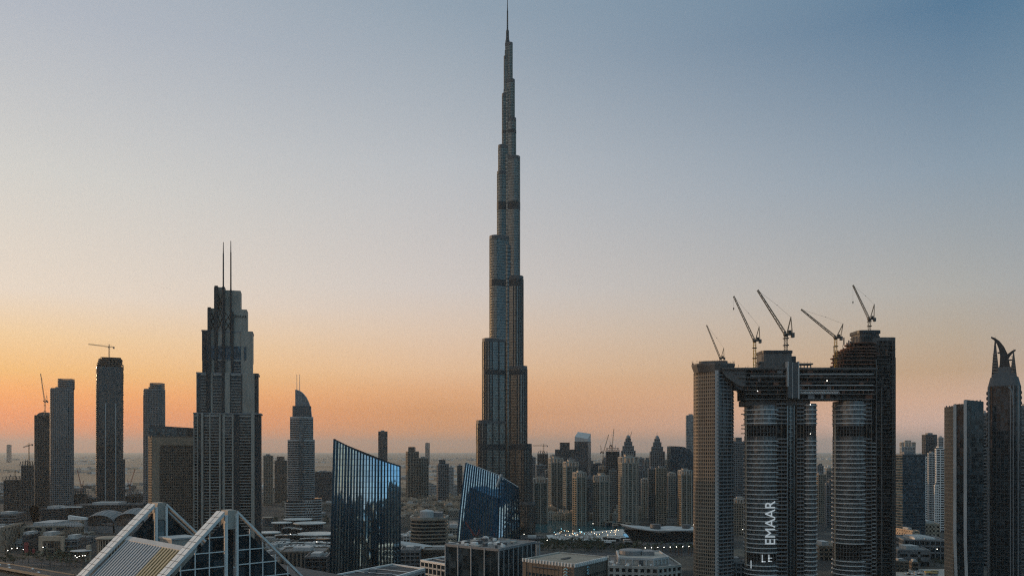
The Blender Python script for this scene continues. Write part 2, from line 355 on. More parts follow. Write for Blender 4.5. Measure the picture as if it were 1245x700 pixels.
def crown(t, kind, poly, H, px, Y, wall, gl):
    xs = [p[0] for p in poly]; ys = [p[1] for p in poly]; x0, x1, y0, y1 = min(xs), max(xs), min(ys), max(ys)
    cx, cy, w, d = (x0+x1)/2, (y0+y1)/2, x1-x0, y1-y0
    if kind == 'arch':                                    # open colonnade with a cap slab and a raised middle bay
        hh = min(w, d)*.34; mb = MB(); pl = offset(poly, -.6)
        mb.ring(pl, H+hh, H+hh+1.4, .9, 2.2); piers(mb, pl, H, H+hh, w/5, w*.07, 1.6)
        mb.prism([(cx+(x-cx)*.45, cy+(y-cy)*.45) for x, y in poly], H-.2, H+hh*1.45)
        mb.prism([(cx+(x-cx)*.52, cy+(y-cy)*.52) for x, y in poly], H+hh*1.45, H+hh*1.45+1)
        mb.build('colonnade_crown', 'paving', t)
    elif kind == 'deco':                                  # stepped drums and a finial
        z = H
        for k, (s, hgt) in enumerate(((.78, .32), (.55, .3), (.36, .22))):
            pl = [(cx+(x-cx)*s, cy+(y-cy)*s) for x, y in poly]; hgt *= w
            facade(t, pl, z-.3, z+hgt, wall, gl, 3.8, 1.6, 3.6, .8, .5)
            z += hgt
        mb = MB(); mb.lathe((cx, cy, z-.2), [(w*.15,0),(w*.15,w*.12),(w*.12,w*.2),(w*.05,w*.26),(.25,w*.29),(.15,w*.5)], 12); mb.build('finial', wall, t)
    elif kind == 'slant':
        mb = MB(); mb.prism_t(offset(poly, -.4), H, [H+w*.32, H+w*.18, H+w*.5, H+w*.62]); mb.build('sloped_roof_screen', 'palegrey', t)
    elif kind == 'steps':
        mb = MB(); mb.box(cx-w*.26, cx+w*.22, cy-d*.3, cy+d*.3, H-.2, H+w*.36); mb.build('upper_block', gl, t)
        mb = MB(); floors(mb, rect(cx-w*.02, cy, w*.48, d*.6), H, H+w*.36, 3.8, 1.4, .3); mb.build('upper_floor_bands', wall, t)
    elif kind == 'site':                                  # floors under construction with shuttering and starter bars
        mb = MB(); rnd = random.Random(int(px*7))
        for k in range(2):
            s = 1-.07*k; mb.prism([(cx+(x-cx)*s+rnd.uniform(-.5,.5), cy+(y-cy)*s) for x, y in poly], H+k*4.2+3.4, H+k*4.2+4.1)
            for a in range(5):
                for b in (0, 1):
                    x = cx+(-.45+.225*a)*w*s; y = cy+(-.42+.84*b)*d*s; mb.box(x-.5, x+.5, y-.5, y+.5, H+k*4.2-.4, H+k*4.2+3.5)
        for k in range(8):
            x, y = cx+rnd.uniform(-.25,.25)*w, cy+rnd.uniform(-.2,.2)*d; mb.box(x-.3, x+.3, y-.3, y+.3, H+8, H+rnd.uniform(9, 13))
        mb.build('unfinished_floors', 'rawconcrete', t)
    else: roof_plant(t, poly, H, 'midgrey', int(px*10))
def fit(make, px0, px1, Y):
    """footprint whose two outermost corners are seen at the two given bearings"""
    a, b = px0, px1
    for _ in range(8):
        poly = make(X((a+b)/2, Y), (b-a)/F*Y); q = [CX+F*p[0]/p[1] for p in poly]; e0, e1 = px0-min(q), px1-max(q)
        a += e0*.8; b += e1*.8
        if b-a < (px1-px0)*.25: m_ = (a+b)/2; a, b = m_-(px1-px0)*.125, m_+(px1-px0)*.125
    return poly
def face(t, k, Y, sx=True):
    """turn a finished tower about its base so that its front looks down the avenue"""
    t.location.x *= t.location.y/Y; th = math.atan2(-t.location.x, t.location.y); t.rotation_euler.z = th*k
    if sx: t.scale.x = math.cos(th)
def tower(name, label, px0, px1, ptop, Y, ratio=.8, rot=0, wall='beige', gl='glass', fh=3.8, band=1.3, bay=4.0, pw=.8, top='flat', shape='rect', pd=.5, bd=.35, group=None, cat='tower', stripes=None):
    if rot == 0: rot = math.degrees(math.atan2(-(px0+px1-2*CX)/2, F))*.55
    rot = R(rot); H = Z(ptop, Y)
    def make(cx, W):
      c_, s_ = abs(math.cos(rot)), abs(math.sin(rot)); wd = W/(c_+ratio*s_); d = wd*ratio; cy = Y + (wd*s_+d*c_)/2
      return {'rect': lambda: rect(cx, cy, wd, d, rot), 'round': lambda: rrect(cx, cy, wd, d, min(wd,d)*.3, rot), 'oval': lambda: ellipse(cx, cy, wd/2, d/2, 24, rot),
            'cut': lambda: rrect(cx, cy, wd, d, min(wd,d)*.16, rot, 1)}[shape]()
    poly = fit(make, px0, px1, Y); cx = sum(p[0] for p in poly)/len(poly); cy = sum(p[1] for p in poly)/len(poly)
    t = thing(name, label, cat, (cx, cy, 0), group)
    facade(t, poly, -.2, H, wall, gl, fh, band, bay, pw, pd, bd)
    if stripes:                                           # broad light pilasters on the street side
        mb = MB(); e0, e1 = poly[0], poly[1]
        for s in stripes:
            x, y = e0[0]+(e1[0]-e0[0])*s, e0[1]+(e1[1]-e0[1])*s; mb.box(x-1.1, x+1.1, y-1.6, y+.4, 0, H+1)
        mb.build('pilaster', 'beige', t)
    crown(t, top, poly, H, px0, Y, wall, gl)
    return t, poly, H

# ------------------------------------------------------------------ cranes
def lattice(mb, p, q, wdt, step, r=.16, up=Vector((0,0,1)), taper=1.0):
    p, q = Vector(p), Vector(q); d = (q-p); l = d.length; d.normalize()
    a = d.cross(up)
    a = Vector((1,0,0)) if a.length < .05 else a.normalized(); b = d.cross(a).normalized(); n = max(2, int(l/step))
    cs = [(s1, s2) for s1, s2 in ((-1,-1),(1,-1),(1,1),(-1,1))]
    pt = lambda k, c: p+d*l*k/n+(a*c[0]+b*c[1])*wdt/2*(1+(taper-1)*k/n)
    for c in cs: mb.bar(pt(0,c), pt(n,c), r)
    for k in range(n):
        for i in range(4):
            c0, c1 = cs[i], cs[(i+1)%4]
            if k % 2: c0, c1 = c1, c0
            mb.bar(pt(k,c0), pt(k+1,c1), r*.6, 3)
def luffing_crane(label, Y, base, pivot, tip, atip, s=1.0, hook=None, tiltY=0, mast_mat='crane', group='luffing cranes on the building site', jib_mat='crane'):
    P = lambda p, dy=0: Vector((X(p[0],Y), Y+dy, Z(p[1],Y)))
    b, pv, tp, at = P(base), P(pivot), P(tip, tiltY), P(atip)
    b.x = pv.x
    t = thing('tower_crane', label, 'crane', b, group)
    mb = MB(); lattice(mb, b-Vector((0,0,3)), pv-Vector((0,0,2.2*s)), 2.2*s, 2.6*s, .22*s); mb.build('mast', mast_mat, t)
    if pv.z-b.z > 12*s:
        mb = MB()
        for f in (.35, .7): z = b.z+(pv.z-b.z)*f; mb.box(pv.x-2*s, pv.x+2*s, Y-2*s, Y+2*s, z-.35*s, z+.35*s)
        mb.build('climbing_collar', 'cranedark', t)
    side = 1 if tp.x < pv.x else -1
    mb = MB(); mb.box(min(pv.x-1.8*s*side, pv.x+6.5*s*side), max(pv.x-1.8*s*side, pv.x+6.5*s*side), Y-1.5*s, Y+1.5*s, pv.z-2.2*s, pv.z-.9*s)
    mb.lathe((pv.x, Y, pv.z-3.4*s), [(1.5*s,0),(1.9*s,.4*s),(1.9*s,1.3*s)], 12); mb.build('machine_deck', 'cranedark', t)
    mb = MB(); mb.box(pv.x+side*3.2*s-1*s, pv.x+side*3.2*s+1*s, Y-1.3*s, Y+1.3*s, pv.z-.9*s, pv.z+1.7*s); mb.build('winch_house', 'cranedark', t)
    mb = MB(); xc = pv.x+side*5.6*s; mb.box(xc-1.1*s, xc+1.1*s, Y-1.7*s, Y+1.7*s, pv.z-4.2*s, pv.z-.4*s); mb.build('counterweight', 'rawconcrete', t)
    mb = MB(); xc = pv.x-side*1.6*s; mb.box(xc-.8*s, xc+.8*s, Y-2.9*s, Y-1.5*s, pv.z-2.0*s, pv.z+.4*s); c = mb.build('cab', 'crane', t)
    mb = MB(); mb.box(xc-.7*s, xc+.7*s, Y-2.95*s, Y-2.9*s, pv.z-1.0*s, pv.z+.2*s); mb.build('cab_window', 'carglass', c)
    mb = MB(); lattice(mb, pv+Vector((-side*.8*s,0,-.6*s)), tp, 1.9*s, 2.2*s, .24*s, up=Vector((0,1,0)), taper=.55); mb.build('jib', jib_mat, t)
    mb = MB()
    for dy in (-1.1, 1.1):
        mb.bar(pv+Vector((side*1.0*s, dy*s, -.8*s)), at+Vector((0,dy*.4*s,0)), .28*s); mb.bar(pv+Vector((side*5.2*s, dy*s, -.8*s)), at+Vector((0,dy*.4*s,0)), .22*s)
    mb.bar(at+Vector((0,-.6*s,0)), at+Vector((0,.6*s,0)), .35*s); mb.build('a_frame', jib_mat, t)
    mid = pv+(tp-pv)*.42+(at-pv)*.62
    mb = MB(); mb.bar(at, mid, .09*s, 3); mb.bar(mid, tp, .09*s, 3); mb.bar(mid-Vector((.4,0,0)), mid+Vector((.4,0,0)), .3*s); mb.build('pendant_cable', 'cranedark', t)
    if hook:
        hz_ = tp.z-(hook)/F*Y; mb = MB(); mb.bar(tp, (tp.x, tp.y, hz_), .07*s, 3); hc = mb.build('hoist_rope', 'cranedark', t)
        mb = MB(); mb.box(tp.x-.5*s, tp.x+.5*s, tp.y-.4*s, tp.y+.4*s, hz_-1.6*s, hz_); mb.bar((tp.x,tp.y,hz_-1.6*s), (tp.x,tp.y,hz_-2.8*s), .2*s); mb.build('hook_block', 'cranedark', hc)
    return t
def saddle_crane(label, Y, base, top, j0, j1, s=1.0, group='hammerhead cranes', mat='crane'):
    """flat-top crane: jib end at pixel j0, counter-jib end at j1"""
    P = lambda p: Vector((X(p[0],Y), Y, Z(p[1],Y)))
    b, tp, a, e = P(base), P(top), P(j0), P(j1); b.x = tp.x
    t = thing('tower_crane', label, 'crane', b, group)
    mb = MB(); lattice(mb, b-Vector((0,0,3)), tp, 2.0*s, 2.4*s, .24*s); mb.build('mast', mat, t)
    mb = MB(); lattice(mb, tp, a, 1.7*s, 2.2*s, .24*s); mb.build('jib', mat, t)
    mb = MB(); lattice(mb, tp, e, 1.7*s, 2.2*s, .26*s); mb.build('counter_jib', mat, t)
    hd = tp+Vector((0,0,5.5*s)); mb = MB(); lattice(mb, tp, hd, 1.6*s, 2*s, .24*s, taper=.3); mb.build('tower_head', mat, t)
    mb = MB(); mb.bar(hd, tp+(a-tp)*.68, .12*s, 3); mb.bar(hd, tp+(e-tp)*.9, .12*s, 3); mb.build('tie_bar', 'cranedark', t)
    mb = MB(); mb.box(min(e.x, e.x+2*s*(1 if e.x<tp.x else -1)), max(e.x, e.x+2*s*(1 if e.x<tp.x else -1)), Y-1.2*s, Y+1.2*s, e.z-3.2*s, e.z+.4*s); mb.build('counterweight', 'rawconcrete', t)
    mb = MB(); mb.box(tp.x-1*s, tp.x+1*s, Y-2.6*s, Y-1*s, tp.z-2.4*s, tp.z-.2*s); mb.build('cab', mat, t)
    return t

# ------------------------------------------------------------------ the tallest tower: three stepped wings round a core, spire on top
BY = 1330.0
def burj():
    cx = X(617, BY); K = BY/F
    t = thing('supertall_tower', 'tallest tower, silvery stepped wings narrowing to a needle spire', 'skyscraper', (cx, BY, 0))
    def wpoly(ang, e, hw, nose=8):
        ca, sa = math.cos(ang), math.sin(ang); pts = [(-2,-hw)] + [(e+hw*math.sin(a)*1.0-0, -hw*math.cos(a)) for a in [math.pi*k/nose for k in range(nose+1)]] + [(-2,hw)]
        return [(cx+x*ca-y*sa, BY+x*sa+y*ca) for x, y in pts]
    wings = {  # (half-width on the picture in px, pixel height of the top), outermost first
     R(208): [(37,512),(30,414),(21.5,290),(12.4,211),(11,179),(6.4,116),(4.2,70)],
     R(-27): [(33,609),(28.8,540),(23.6,446.6),(19,338),(15,193),(10.2,146),(8.6,99),(6,54)],
     R(92): [(38,576),(33,480),(27,392),(19,262),(13,150),(8,84)]}
    mech = [(547,540),(457,451),(350,342),(257,247.5),(164,160)]
    for ang, tiers in wings.items():
        back = abs(ang-R(92)) < .01; kk = 1 if back else abs(math.cos(ang))
        z0 = -.2; gm = MB(); fb = MB(); pm = MB(); me_ = []; caps = []; dk_ = MB()
        for E, pt in tiers:
            E *= K; hw = min(10.5, E*.42); e = max(hw*.3, (E-hw)/kk); z1 = Z(pt, BY); pl = wpoly(ang, e, hw)
            gm.prism(pl, z0, z1)
            z = math.ceil(z0/4.2)*4.2
            while z < z1-5:
                fb.ring(pl, z-.32, z+.32, .3, .2); z += 4.2
            piers(pm, pl, z0, z1-4.5, 1.9, .34, .55); (piers(dk_, pl, z0, z1-4.2, 11, 1.9, .7) if pt > 330 else None)
            q_ = MB(); q_.ring(pl, z1-4.2, z1+1.0, .5, .6); caps.append(q_)
            for a, b in mech:
                a_, b_ = Z(a, BY), Z(b, BY)
                if z0-.5 < a_ and b_ < z1+1: q_ = MB(); q_.ring(pl, a_, b_, .75, .2); me_.append(q_)
            z0 = z1-.8
        wg = gm.build('wing', 'burjglass', t)
        fb.build('floor_bands', 'burjsteel', wg); pm.build('steel_fins', 'burjsteel', wg); [q_.build('terrace_parapet', 'darkgrey', wg) for q_ in caps]; (dk_.build('dark_vertical_joints', 'burjdark', wg) if dk_.v else None)
        for q_ in me_: q_.build('plant_floor_louvres', 'burjdark', wg)
    mb = MB(); z0 = -.2
    for r, pt in ((15, 300), (10.5, 190), (7.2, 110), (5, 62)):
        mb.prism(ellipse(cx, BY, r, r, 6, R(30)), z0, Z(pt, BY)); z0 = Z(pt, BY)-.6
    c_ = mb.build('core', 'burjglass', t)
    mb = MB()
    for k in range(90):
        z = 180+k*6.0
        r = 15 if z < Z(300,BY)-3 else 10.5 if z < Z(190,BY)-3 else 7.2 if z < Z(110,BY)-3 else 5
        if z < Z(64,BY): mb.ring(ellipse(cx, BY, r, r, 6, R(30)), z, z+1, .3)
    mb.build('core_bands', 'burjsteel', c_)
    mb = MB(); mb.lathe((cx, BY, 0), [(3.6,Z(64,BY)),(3.4,Z(50,BY)),(2.6,Z(48,BY)),(2.3,Z(38,BY)),(1.3,Z(36,BY)),(1.05,Z(14,BY)),(.7,Z(12,BY)),(.45,Z(-4,BY)),(.05,Z(-5,BY))], 10); mb.build('spire', 'darkmetal', t, True)
    # low entrance wings
    mb = MB(); mb.prism(rrect(cx-10, BY-44, 60, 18, 8), -.2, 12); p = mb.build('entrance_pavilion', 'glass', t)
    mb = MB(); mb.ring(rrect(cx-10, BY-44, 60, 18, 8), 10, 13, .8); mb.build('canopy_edge', 'burjsteel', p)
burj()

# ------------------------------------------------------------------ wide stepped hotel tower with two masts
def text_obj(name, s, mat, size, loc, rot, parent, ext=.15, spacing=1.0, xs=1.0):
    cu = bpy.data.curves.new(name, 'FONT'); cu.body = s; cu.size = size; cu.extrude = ext; cu.space_character = spacing
    cu.align_x = 'LEFT'; cu.materials.append(M[mat]); o = bpy.data.objects.new(name, cu); COL.objects.link(o)
    me = bpy.data.meshes.new_from_object(o.evaluated_get(bpy.context.evaluated_depsgraph_get())); bpy.data.objects.remove(o); bpy.data.curves.remove(cu)
    me.materials.clear(); me.materials.append(M[mat]); o = bpy.data.objects.new(name, me); COL.objects.link(o)
    o.parent = parent; o.location = Vector(loc)-parent_origin(parent); o.rotation_euler = rot; o.scale = (xs, 1, 1); return o
def twin_mast_tower():
    Y = 1050; x = lambda p: X(p, Y); z = lambda p: Z(p, Y)
    t = thing('stepped_tower', 'tall stepped stone tower with two thin masts on its crown', 'tower', (x(278), Y+20, 0))
    def col(name, mat, items, par=t):
        mb = MB()
        for p0, p1, lo, hi, y0, y1 in items: mb.box(x(p0), x(p1), Y+y0, Y+y1, -.2 if lo is None else z(lo), z(hi))
        return mb.build(name, mat, par)
    g = col('glazing', 'glass', [(238,318.6,None,503.5,2.4,40), (241,315,504,454.5,4.2,38), (247,308,455,438,6,36)])
    c = col('stone_crown', 'pierstone', [(246.6,308.4,438.5,401.5,6,35), (253,301.6,402,374,8,33), (271.2,293.6,374.5,351,9,30), (260.8,271.3,374.5,347.5,10,30)])
    col('stone_walls', 'pierstone', [(246.2,249,None,502,-.6,6), (256.2,257.6,None,502,-.8,6), (267.9,270,None,503,-1,6), (307.2,311.5,None,502,-.6,12), (237,238.2,None,502,0,20), (241.6,242.6,None,502,0,6),
        (257,260,502,453,1.2,6), (274,281,502,453,1.0,6), (296.5,311.5,502,453,1.2,14), (240.3,241.2,502,453,2,30), (272,275,None,502,.2,4), (283.6,285.6,None,502,.2,4),
        (258.2,261.8,453,420,4.2,8), (275.3,282,453,437,4.0,8), (294.5,308.6,453,401.5,4.6,20)])
    col('dark_fins', 'burjdark', [(247,252.6,453,402,5,20), (254,257.8,502,374,.6,14), (262,266,453,347,3.6,20), (271.5,274.8,502,348.5,.4,16), (282.2,285.3,453,378,3.4,16), (252.2,256,502,453,1.4,8),
        (249,250.2,None,502,-.2,6), (270.2,272,None,503,-.6,6), (285.8,292.8,None,503,.6,3), (311.6,319.4,None,502,1.4,16), (311.6,316,502,453,2.4,16)])
    for p0, p1, lo, hi, y0 in ((238.2,241.6,None,506,.1),(250.3,256,None,506,-.2),(257.8,267.7,None,506,-.4),(275,283.6,None,506,.4),(293,307,None,506,-.4),(245.8,252,502,456,1.6),(260.5,271,502,456,1.2),(282,294.5,502,456,1.4),(262.2,270.8,453,438,4.6),(285.5,294,453,438,4.4)):
        mb = MB(); zz = (0 if lo is None else z(lo))+3
        while zz < z(hi)-2: mb.box(x(p0), x(p1), Y+y0, Y+y0+3.4, zz-.2, zz+.62); zz += 3.6
        mb.box(x(p0), x(p1), Y+y0-.3, Y+y0+3, z(hi)-.3, z(hi)+1.6); mb.build('balcony_stack', 'balcony', t)
    col('setback_ledge', 'midgrey', [(236.6,320,503.2,501.6,.2,40.3), (239.8,316.4,454.4,452.6,2.8,38.4), (246,309,403,401,5.6,35.4)])
    col('sky_lobby_window', 'glassblue', [(252.8,254,437,420,5.5,7), (257.9,262,437,420,3.9,7), (266.1,271.4,437,420,5.5,7), (275,282.1,437,420,3.7,7), (285.4,294.4,437,420,5.5,7), (298,301,437,420,4.3,6)])
    col('light_infill', 'paving', [(266.2,271.3,420,402,5.2,7), (258,261.9,402,377,7.4,9), (275,282,401,378,7.2,9), (266.2,271.2,401,374,7.4,9)])
    for a, b, lo, hi, dy, n in ((258.2,261.8,400,380,6.9,2),(266.3,271.2,399,358,6.9,3),(275.2,282,400,379,6.8,2)):
        mb = MB()
        for k in range(n):
            za, zb = z(lo+(hi-lo)*k/n), z(lo+(hi-lo)*(k+1)/n); mb.bar((x(a),Y+dy,za),(x(b),Y+dy,zb),.42); mb.bar((x(b),Y+dy,za),(x(a),Y+dy,zb),.42)
        mb.build('crown_bracing', 'darkmetal', t)
    for px, pt in ((272.6, 293), (281.8, 291)):
        mb = MB(); mb.bar((x(px), Y+6.4 if px > 275 else Y+.2, z(420)), (x(px), Y+6.4 if px > 275 else Y+.2, z(350)), 1.15, 10); mb.bar((x(px), Y+6.4, z(350)), (x(px), Y+6.4, z(pt+14)), 1.0, 10, .85); mb.bar((x(px), Y+6.4, z(pt+14)), (x(px), Y+6.4, z(pt)), .7, 8, .45); mb.build('mast', 'darkmetal', t)
    text_obj('lettering', 'EMAAR', 'darkmetal', 4.8, (x(285.6), Y+7.6, z(384.3)), (R(90),0,0), t, .2, 1.1)
    face(t, .75, Y)
twin_mast_tower()

# ------------------------------------------------------------------ hotel with the quarter-round crown
def sail_tower():
    Y = 1500; x = lambda p: X(p, Y); z = lambda p: Z(p, Y)
    t = thing('sail_crowned_tower', 'slender oval tower with quarter-round crown and two short spires', 'tower', (x(366), Y+18, 0))
    c = MB(); b = MB(); f = MB()
    for a, e, zb, zt, dep in ((350,382.4,-.2,z(535),34),(353,380.6,z(535)-.5,z(507),30)):
        pl = ellipse((x(a)+x(e))/2, Y+18, (x(e)-x(a))/2, dep/2, 28); c.prism(pl, zb, zt); floors(b, pl, zb, zt, 3.9, 1.25, .55); b.ring(pl, zt-1.4, zt+1.4, .9, .6); piers(f, pl, zb, zt, 5, .45, .8)
    c.build('glazing', 'glass', t); b.build('balcony_bands', 'palegrey', t); f.build('fins', 'midgrey', t)
    mb = MB(); mb.box(x(364), x(369.5), Y-.6, Y+6, 0, z(512)); bay = mb.build('centre_bay', 'glassgrey', t)
    mb = MB()
    for k in range(56): mb.box(x(364)-.2, x(369.5)+.2, Y-.9, Y, 8+k*3.3, 8.8+k*3.3)
    mb.build('bay_bands', 'midgrey', bay)
    pl = rrect((x(355.6)+x(378.6))/2, Y+18, x(378.6)-x(355.6), 24, 5); mb = MB(); mb.prism(pl, z(507)-.5, z(493)); d = mb.build('dark_storeys', 'darkgrey', t)
    mb = MB(); floors(mb, pl, z(507), z(493), 4.2, .5, .3); mb.build('floor_bands', 'midgrey', d)
    prof = [(x(359),z(494)),(x(379),z(508))]+[(x(359)+(x(379)-x(359))*math.sin(a), z(508)+(z(473.5)-z(508))*math.cos(a)) for a in [R(90-90*k/14) for k in range(15)]]
    mb = MB(); mb.extrude_xz(prof[0:1]+prof[1:], Y+9, Y+26); cr = mb.build('sail_crown', 'midgrey', t)
    mb = MB(); arc = prof[2:]
    for k in range(len(arc)-1): mb.bar((arc[k][0], Y+8.6, arc[k][1]), (arc[k+1][0], Y+8.6, arc[k+1][1]), .8)
    for k in range(3): mb.bar((x(360+k*3.6), Y+8.7, z(494)), (x(360+k*3.6), Y+8.7, z(477+k*1.6)), .35)
    mb.build('crown_rim', 'palegrey', cr)
    for p in (360.9, 364.4): mb = MB(); mb.bar((x(p), Y+16, z(490)), (x(p), Y+16, z(454)), .75, 8, .4); mb.build('spire', 'steel', t)
    c = MB(); b = MB()
    for px0, px1, pt, dy, dep in ((347,378,609,-6,44),(366,391.5,606,-4,40)):
        pl = rrect((x(px0)+x(px1))/2, Y+16, x(px1)-x(px0), dep, 13); c.prism(pl, -.2, z(pt)); floors(b, pl, 0, z(pt), 4.6, 1.7, 1.0)
    c.build('podium', 'glass', t); b.build('podium_bands', 'palegrey', t)
    mb = MB()
    for k in range(9):
        for j in range(5):
            if (k+j) % 2: mb.box(x(369)+k*2.1, x(369)+k*2.1+1.8, Y-5.4, Y-3.8, 12+j*6.2, 15.6+j*6.2)
    mb.build('podium_screen', 'palegrey', t)
    face(t, 0.9, Y)
sail_tower()

# ------------------------------------------------------------------ towers at the edge of the desert, left of the stepped tower
t, pl, H = tower('residential_tower', 'dark rounded tower with slim setback top, between crane tower and gable roof', 174.5, 200.6, 473, 1500, .8, 0, 'midgrey', 'glass', band=1.1, bay=4.2, shape='round')
mb = MB(); pp = rrect(X(186,1500), 1518, 22, 22, 6); mb.prism(pp, H-.3, Z(466,1500)); u = mb.build('upper_setback', 'glass', t); mb = MB(); floors(mb, pp, H, Z(466,1500)+3, 3.8, 1.3, .4); mb.build('floor_bands', 'midgrey', u)
def slab_office():
    Y = 1130; x = lambda p: X(p, Y); z = lambda p: Z(p, Y)
    t = thing('office_slab', 'brown stone slab block with a dark glass top behind white gable', 'office block', (x(210), Y+20, 0))
    pl = [(x(186.5),Y), (x(241),Y+6), (x(241),Y+40), (x(181),Y+40), (x(181),Y+14)]
    facade(t, pl, -.2, z(531), 'brownstone', 'glass', 3.6, 1.5, 2.9, .9, .5)
    mb = MB(); mb.prism([(x(186.6),Y-.9),(x(195.5),Y-.2),(x(195.5),Y+2),(x(186.6),Y+2)], 0, z(533)); mb.prism([(x(186.5),Y-1.2),(x(241.5),Y+4.6),(x(241.5),Y+6),(x(186.5),Y+2)], z(541), z(531.5)); mb.build('stone_frame', 'tan', t)
    mb = MB(); pt = [(x(183),Y+4), (x(240),Y+10), (x(240),Y+38), (x(183),Y+38)]; mb.prism_t(pt, z(532), [z(517.5), z(520.5), z(520), z(518)]); top = mb.build('glass_attic', 'glassgrey', t)
    mb = MB(); mb.prism_t(offset(pt,.6), z(520.8), [z(516.8), z(519.8), z(519.2), z(517.3)]); piers(mb, pt, z(532), z(520.5), 5, .4, .5); mb.build('attic_frame', 'darkgrey', top)
    face(t, 0.8, Y)
slab_office()
def crane_tower():
    Y = 1700; x = lambda p: X(p, Y); z = lambda p: Z(p, Y)
    t = thing('unfinished_tower', 'tall dark tower with ragged unfinished top and a flat crane above', 'tower', (x(134), Y+28, 0))
    pl = rrect(x(134.6), Y+28, x(151.7)-x(117.4), 48, 6, 0, 2); facade(t, pl, -.2, z(558.6), 'darkgrey', 'glass', 3.9, .9, 5.5, .8, .7)
    p2 = rrect(x(133.2), Y+28, x(149.3)-x(117.6), 46, 6, 0, 2); s = MB(); s.prism(p2, z(558.6)-.5, z(445)); u = s.build('upper_storeys', 'glass', t)
    mb = MB(); floors(mb, p2, z(558), z(445), 3.9, .9, .7); piers(mb, p2, z(558.6), z(447), 5.5, .7, .7); mb.build('upper_grid', 'darkgrey', u)
    mb = MB()
    for p in (129, 141.5): mb.box(x(p)-1, x(p)+1, Y+2.4, Y+5, 20, z(490))
    mb.build('light_pilaster', 'palegrey', t)
    mb = MB(); rnd = random.Random(3)
    for k in range(5):
        zz = z(445)+k*3.9; s_ = [1,1,.97,.95,.8][k]; mb.prism(rrect(x(133)+k*1.0, Y+28, 51*s_, 46*s_, 1.5, 0, 1), zz+3.1, zz+3.7)
        for a in range(7): mb.box(x(133)+(-.44+.147*a)*50*s_-.5, x(133)+(-.44+.147*a)*50*s_+.5, Y+28-20*s_, Y+28-19*s_, zz-.4, zz+3.3)
    mb.box(x(128), x(137), Y+20, Y+36, z(446), z(437)); mb.build('unfinished_floors', 'rawconcrete', t)
    mb = MB()
    for k in range(60): mb.box(x(149.3), x(149.3)+1.6+rnd.random(), Y+12, Y+30, z(556)+k*3.2, z(556)+k*3.2+1.7)
    mb.build('hoist_platforms', 'rawconcrete', t)
    face(t, 0.9, Y)
crane_tower()
saddle_crane('flat-top crane with long jib on the ragged dark tower', 1725, (132.7,436), (132.7,421.5), (107.5,418.2), (139,422), 1.0)
t, pl, H = tower('residential_tower', 'grey gridded tower with curved shoulders, tallest of the desert-edge pair', 61, 89.5, 472, 1600, .85, 0, 'midgrey', 'glass', band=1.2, bay=3.6, pw=1.0, shape='round')
mb = MB(); pp = rrect(X(73,1600), 1622, 26, 24, 7); mb.prism(pp, H-.3, Z(461,1600)); u = mb.build('upper_setback', 'glass', t); mb = MB(); floors(mb, pp, H, Z(461,1600)+3, 3.8, 1.3, .4); mb.build('floor_bands', 'midgrey', u)
t, pl, H = tower('unfinished_tower', 'dark curved-top tower shell under a raised luffing jib', 42, 61.5, 505, 1680, .9, 0, 'rawconcrete', 'voidglass', band=.9, bay=4.6, shape='round', top='none')
mb = MB(); cxx = X(51.7,1680); mb.extrude_xz([(X(43,1680),H-1),(X(60.5,1680),H-1),(X(60,1680),H+3),(X(57,1680),H+6),(X(51,1680),H+7.5),(X(46,1680),H+5.5),(X(43.4,1680),H+2)], 1684, 1706); mb.build('curved_cap', 'darkgrey', t)
luffing_crane('luffing crane on the curved-top dark tower shell', 1676, (54.6,506), (54.6,487), (49.3,454), (57,480), .9, None, 0, group='cranes at the desert edge')
tower('unfinished_tower', 'low dark unfinished block with scaffolding, beside the curved-top shell', 26, 41, 566, 1560, 1, 0, 'rawconcrete', 'voidglass', band=.8, bay=4, top='site')
tower('unfinished_tower', 'broad low unfinished block at the very edge of the desert', 4.5, 27, 584, 1640, .8, 0, 'rawconcrete', 'voidglass', band=.9, bay=5, top='site')
saddle_crane('thin hammerhead crane over the low scaffolded block', 1552, (35.2,566), (35.2,541), (28,543.5), (40,540), .8)
saddle_crane('small hammerhead crane over the broad low unfinished block', 1650, (18.5,584), (18.5,573), (9,573), (23,573), .7)
tower('site_block', 'squat dark construction shell at the foot of the gridded tower', 90, 106, 601, 1640, 1, 0, 'rawconcrete', 'voidglass', band=.7, bay=6, top='site', cat='building')
tower('site_block', 'squat dark concrete frame at the foot of the ragged crane tower', 106, 117, 606, 1660, 1, 0, 'rawconcrete', 'voidglass', band=.7, bay=6, top='none', cat='building')
tower('site_block', 'low dark concrete frame between crane tower and rounded tower', 152, 174, 603, 1560, .8, 0, 'rawconcrete', 'voidglass', band=.8, bay=6, top='site', cat='building')
luffing_crane('red luffing crane raised beside the gridded tower', 1700, (99,604), (99,590), (94,571), (101.5,584), .7, None, 0, 'cranered', 'cranes at the desert edge', 'cranered')
luffing_crane('red luffing crane raised beside the ragged crane tower', 1640, (157,606), (158,589), (164,570), (155,583), .7, None, 0, 'cranered', 'cranes at the desert edge', 'cranered')

